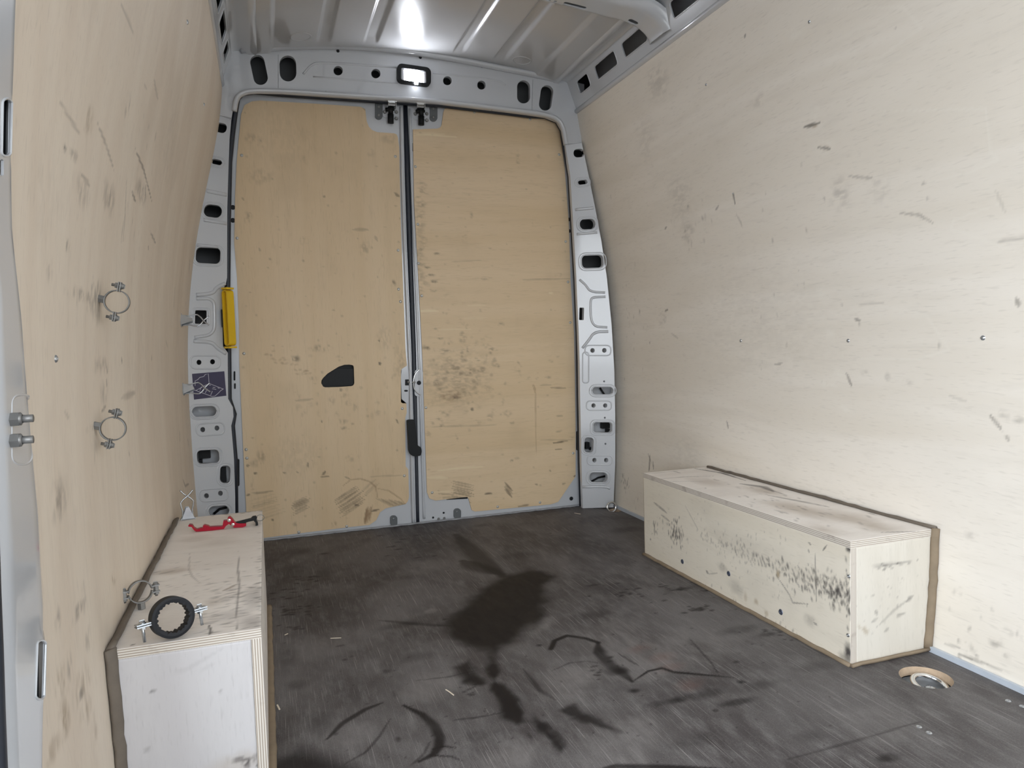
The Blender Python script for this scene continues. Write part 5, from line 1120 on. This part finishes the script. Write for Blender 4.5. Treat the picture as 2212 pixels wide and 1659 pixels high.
# bare clamp standing on the left box against the wall
g = on_z(305, 1314, BH + .001)
d_ = on_y(303, 1300, g[1]); c = np.array([g[0], g[1], BH + .0205 + .0025 + .0125])
clamp('pipe_clamp', 'bare galvanised pipe clamp leaning on the wall behind the black clamp', c, .0205, .014, .0025, (-.05, .1, 1), (1, .35, .12), m_dull, bolts=.026, ear=.0145, part_mats=m_dull, gap=.005)
g = on_z(366, 1379, BH + .003); R_ = .0330
c = on_y(371, 1334, g[1] + .006)
em = np.array([-.10, .16, 1.0]); em /= np.linalg.norm(em)
c = np.array([c[0], g[1] + .006, BH + (R_ + .004) * em[2] + .0035])
clamp('rubber_pipe_clamp', 'large pipe clamp with thick black rubber lining on the lid of the near box', c, R_, .022, .0022, em, (1, .40, .10), m_zinc, rubber=.0065, bolts=.05, boss=False, ear=.026)

# spring clips
def clip(label, base, out, up, size, mat=m_zinc):
    base = np.array(base); o_, u_ = np.array(out, float), np.array(up, float); o_ /= np.linalg.norm(o_); u_ -= o_ * (u_ @ o_); u_ /= np.linalg.norm(u_); s_ = np.cross(o_, u_)
    t = empty('spring_clip', tuple(base)); tag(t, label, 'spring clip', 'sprung tool clips along the plywood wall')
    mb = MB(); S = size
    mb.obox(base + o_ * .0015, (u_, s_, o_), (S * .24, S * .14, .0015))
    for q in (1, -1):
        a, c = base + s_ * q * S * .14, None
        tri = [base + s_ * q * S * .14 + u_ * S * .22, base + s_ * q * S * .14 - u_ * S * .22, base + s_ * q * S * .14 + o_ * S * .42 - u_ * S * .05, base + s_ * q * S * .14 + o_ * S * .42 + u_ * S * .05]
        v2 = tri + [p - s_ * q * .0015 for p in tri]
        mb.add(v2, [(0, 1, 2, 3), (7, 6, 5, 4), (0, 4, 5, 1), (1, 5, 6, 2), (2, 6, 7, 3), (3, 7, 4, 0)])
    mb.build('bracket', mat, t)
    for q in (1, -1):
        pts = [(.02, .18 * q), (.30, .16 * q), (.45, .20 * q), (.60, .22 * q), (.72, .12 * q), (.82, -.02 * q), (.92, -.12 * q), (1.02, -.2 * q)]
        P = [base + o_ * S * a + u_ * S * b + s_ * S * .08 * q for a, b in pts]
        Q_ = []
        for i in range(len(P) - 1):
            for k in range(3): Q_.append(P[i] + (P[i + 1] - P[i]) * k / 3)
        Q_.append(P[-1]); mb = MB(); mb.smooth = True; mb.tube([tuple(p) for p in Q_], .0024, 8); mb.build('sprung_wire', mat, t)
    return t
clip('sprung steel clip on the plywood wall level with the square pillar hole', on_wall(391, 692, prof_l), (1, 0, -.03), (0, .25, 1), .092)
clip('sprung steel clip on the plywood wall in front of the navy sticker', on_wall(395, 841, prof_l), (1, 0, .03), (0, .25, 1), .092)
gb = on_z(406, 1121, BH + .0005)
clip('sprung steel clip standing upright on the lid of the near box', gb, (0, .05, 1), (1, .2, 0), .088)

# red folding lever lying on the left box
def c9(pts): return [(190 + a / 4.609, 1060 + c / 4.609) for a, c in pts]
g = on_z(430, 1147.6, BH + .0006); YL = g[1]
lv = empty('folding_lever', tuple(g)); tag(lv, 'red metal folding lever with a black tip lying on the near box', 'lever')
RED = [(1000, 345), (1010, 332), (1040, 335), (1060, 365), (1085, 378), (1150, 362), (1145, 345), (1160, 335), (1200, 345), (1215, 356), (1340, 350), (1350, 295), (1385, 290), (1395, 262), (1415, 253), (1440, 275), (1465, 310), (1500, 320), (1575, 320), (1575, 345), (1540, 365), (1460, 362), (1430, 345), (1405, 325), (1375, 345), (1355, 375), (1250, 390), (1080, 402), (1055, 385), (1035, 355), (1005, 352)]
BLK = [(1450, 318), (1500, 305), (1620, 275), (1640, 255), (1670, 250), (1685, 265), (1675, 290), (1690, 310), (1695, 340), (1670, 345), (1668, 315), (1650, 295), (1600, 305), (1520, 330), (1460, 335)]
def lift(P): return [(a, max(c, BH + .0005)) for a, c in P]
mb = MB(); sheet(mb, lift(XZ(c9(RED), YL)), [], .016, plane_y(YL - .008)); mb.build('lever_body', m_red, lv)
mb = MB(); sheet(mb, lift(XZ(c9(BLK), YL)), [], .012, plane_y(YL - .006)); mb.build('folding_tip', m_plastic, lv)
for x, y, r in ((1405, 295, .0058), (1443, 337, .0055)):
    mb = MB(); mb.smooth = True; c = on_y(*c9([(x, y)])[0], YL - .008); mb.lathe(c, (0, -1, 0), [(0, .002), (r * .7, .002), (r, .0005), (r, -.001)], 14); mb.build('pivot_pin', m_chrome, lv)
mb = MB(); mb.smooth = True; c = on_y(*c9([(1715, 270)])[0], YL)
mb.tube([(c[0] + .011 * math.cos(t), c[1], c[2] + .009 * math.sin(t)) for t in np.linspace(0, 2 * math.pi, 20)[:-1]], .001, 6, True); mb.build('wire_loop', m_dull, lv)

# ------------------------------------------------------------------ lashing rings in their wells
m_cup = simple('grey_ring_cup', (.22, .23, .24), .4, .3)
def ring(label, c, R, tiltx, tilty, rr, off=(0, 0), tr=.0052):
    t = empty('lashing_ring', (c[0], c[1], -.036)); tag(t, label, 'lashing ring', 'lashing rings in the floor')
    mb = MB(); mb.smooth = True
    mb.lathe((c[0], c[1], -.036), (0, 0, 1), [(0, 0), (R * .96, 0), (R * .985, .012)], 32); mb.build('cup', m_cup, t)
    e1 = np.array([math.cos(tilty), math.sin(tilty), 0]); e2 = np.array([-math.sin(tilty) * math.cos(tiltx), math.cos(tilty) * math.cos(tiltx), math.sin(tiltx)])
    b0 = np.array([c[0] + off[0], c[1] + off[1], -.036 + tr if tiltx < .6 else -.008])
    o0 = b0 + e2 * rr * (1 if tiltx > .6 else 0) + np.array([0, 0, rr * math.sin(tiltx) if tiltx < .6 else 0])
    mb = MB(); mb.smooth = True; mb.tube([tuple(o0 + e1 * rr * math.cos(a) + e2 * rr * math.sin(a)) for a in np.linspace(0, 2 * math.pi, 40)[:-1]], tr, 12, True); mb.build('ring', m_chrome, t)
    mb = MB(); mb.smooth = True; mb.lathe((b0[0], b0[1], -.036), (0, 0, 1), [(0, .012), (.010, .011), (.014, .006), (.015, 0)], 16); mb.build('clasp', m_zinc, t)
ring('chrome lashing ring lying in its round well before the bright wall', WELLS[0][0], WELLS[0][1], .22, .2, .038, (.012, -.002), .0065)
ring('steel lashing ring standing upright in the floor by the perforated pillar', WELLS[1][0], WELLS[1][1], 1.40, .1, .024, (-.020, 0), .0048)

# ------------------------------------------------------------------ loose chips on the floor
for pts, w, label in (([(714, 1380), (726, 1379.5), (737, 1379)], .0022, 'pale wood splinter lying level, left of the oily stain'), ([(963, 1491), (971, 1496), (980, 1503)], .0024, 'pale wood splinter lying aslant, below the oily stain'), ([(599, 1524), (602, 1530), (604, 1534)], .003, 'short pale wood chip by the near box'), ([(1241, 1109), (1254, 1111)], .0022, 'pale splinter on the floor near the upright lashing ring'), ([(615, 1373), (622, 1370)], .003, 'tiny pale wood chip near the side of the near box')):
    mb = MB(); P = [on_z(a, c, 0) + np.array([0, 0, .0016]) for a, c in pts]
    mb.tube([tuple(p) for p in P], w * .7, 5, False, .0012, (0, 0, 1)); o = mb.build('wood_splinter', m_chip); tag(o, label, 'wood chip', 'pale wood chips on the floor')
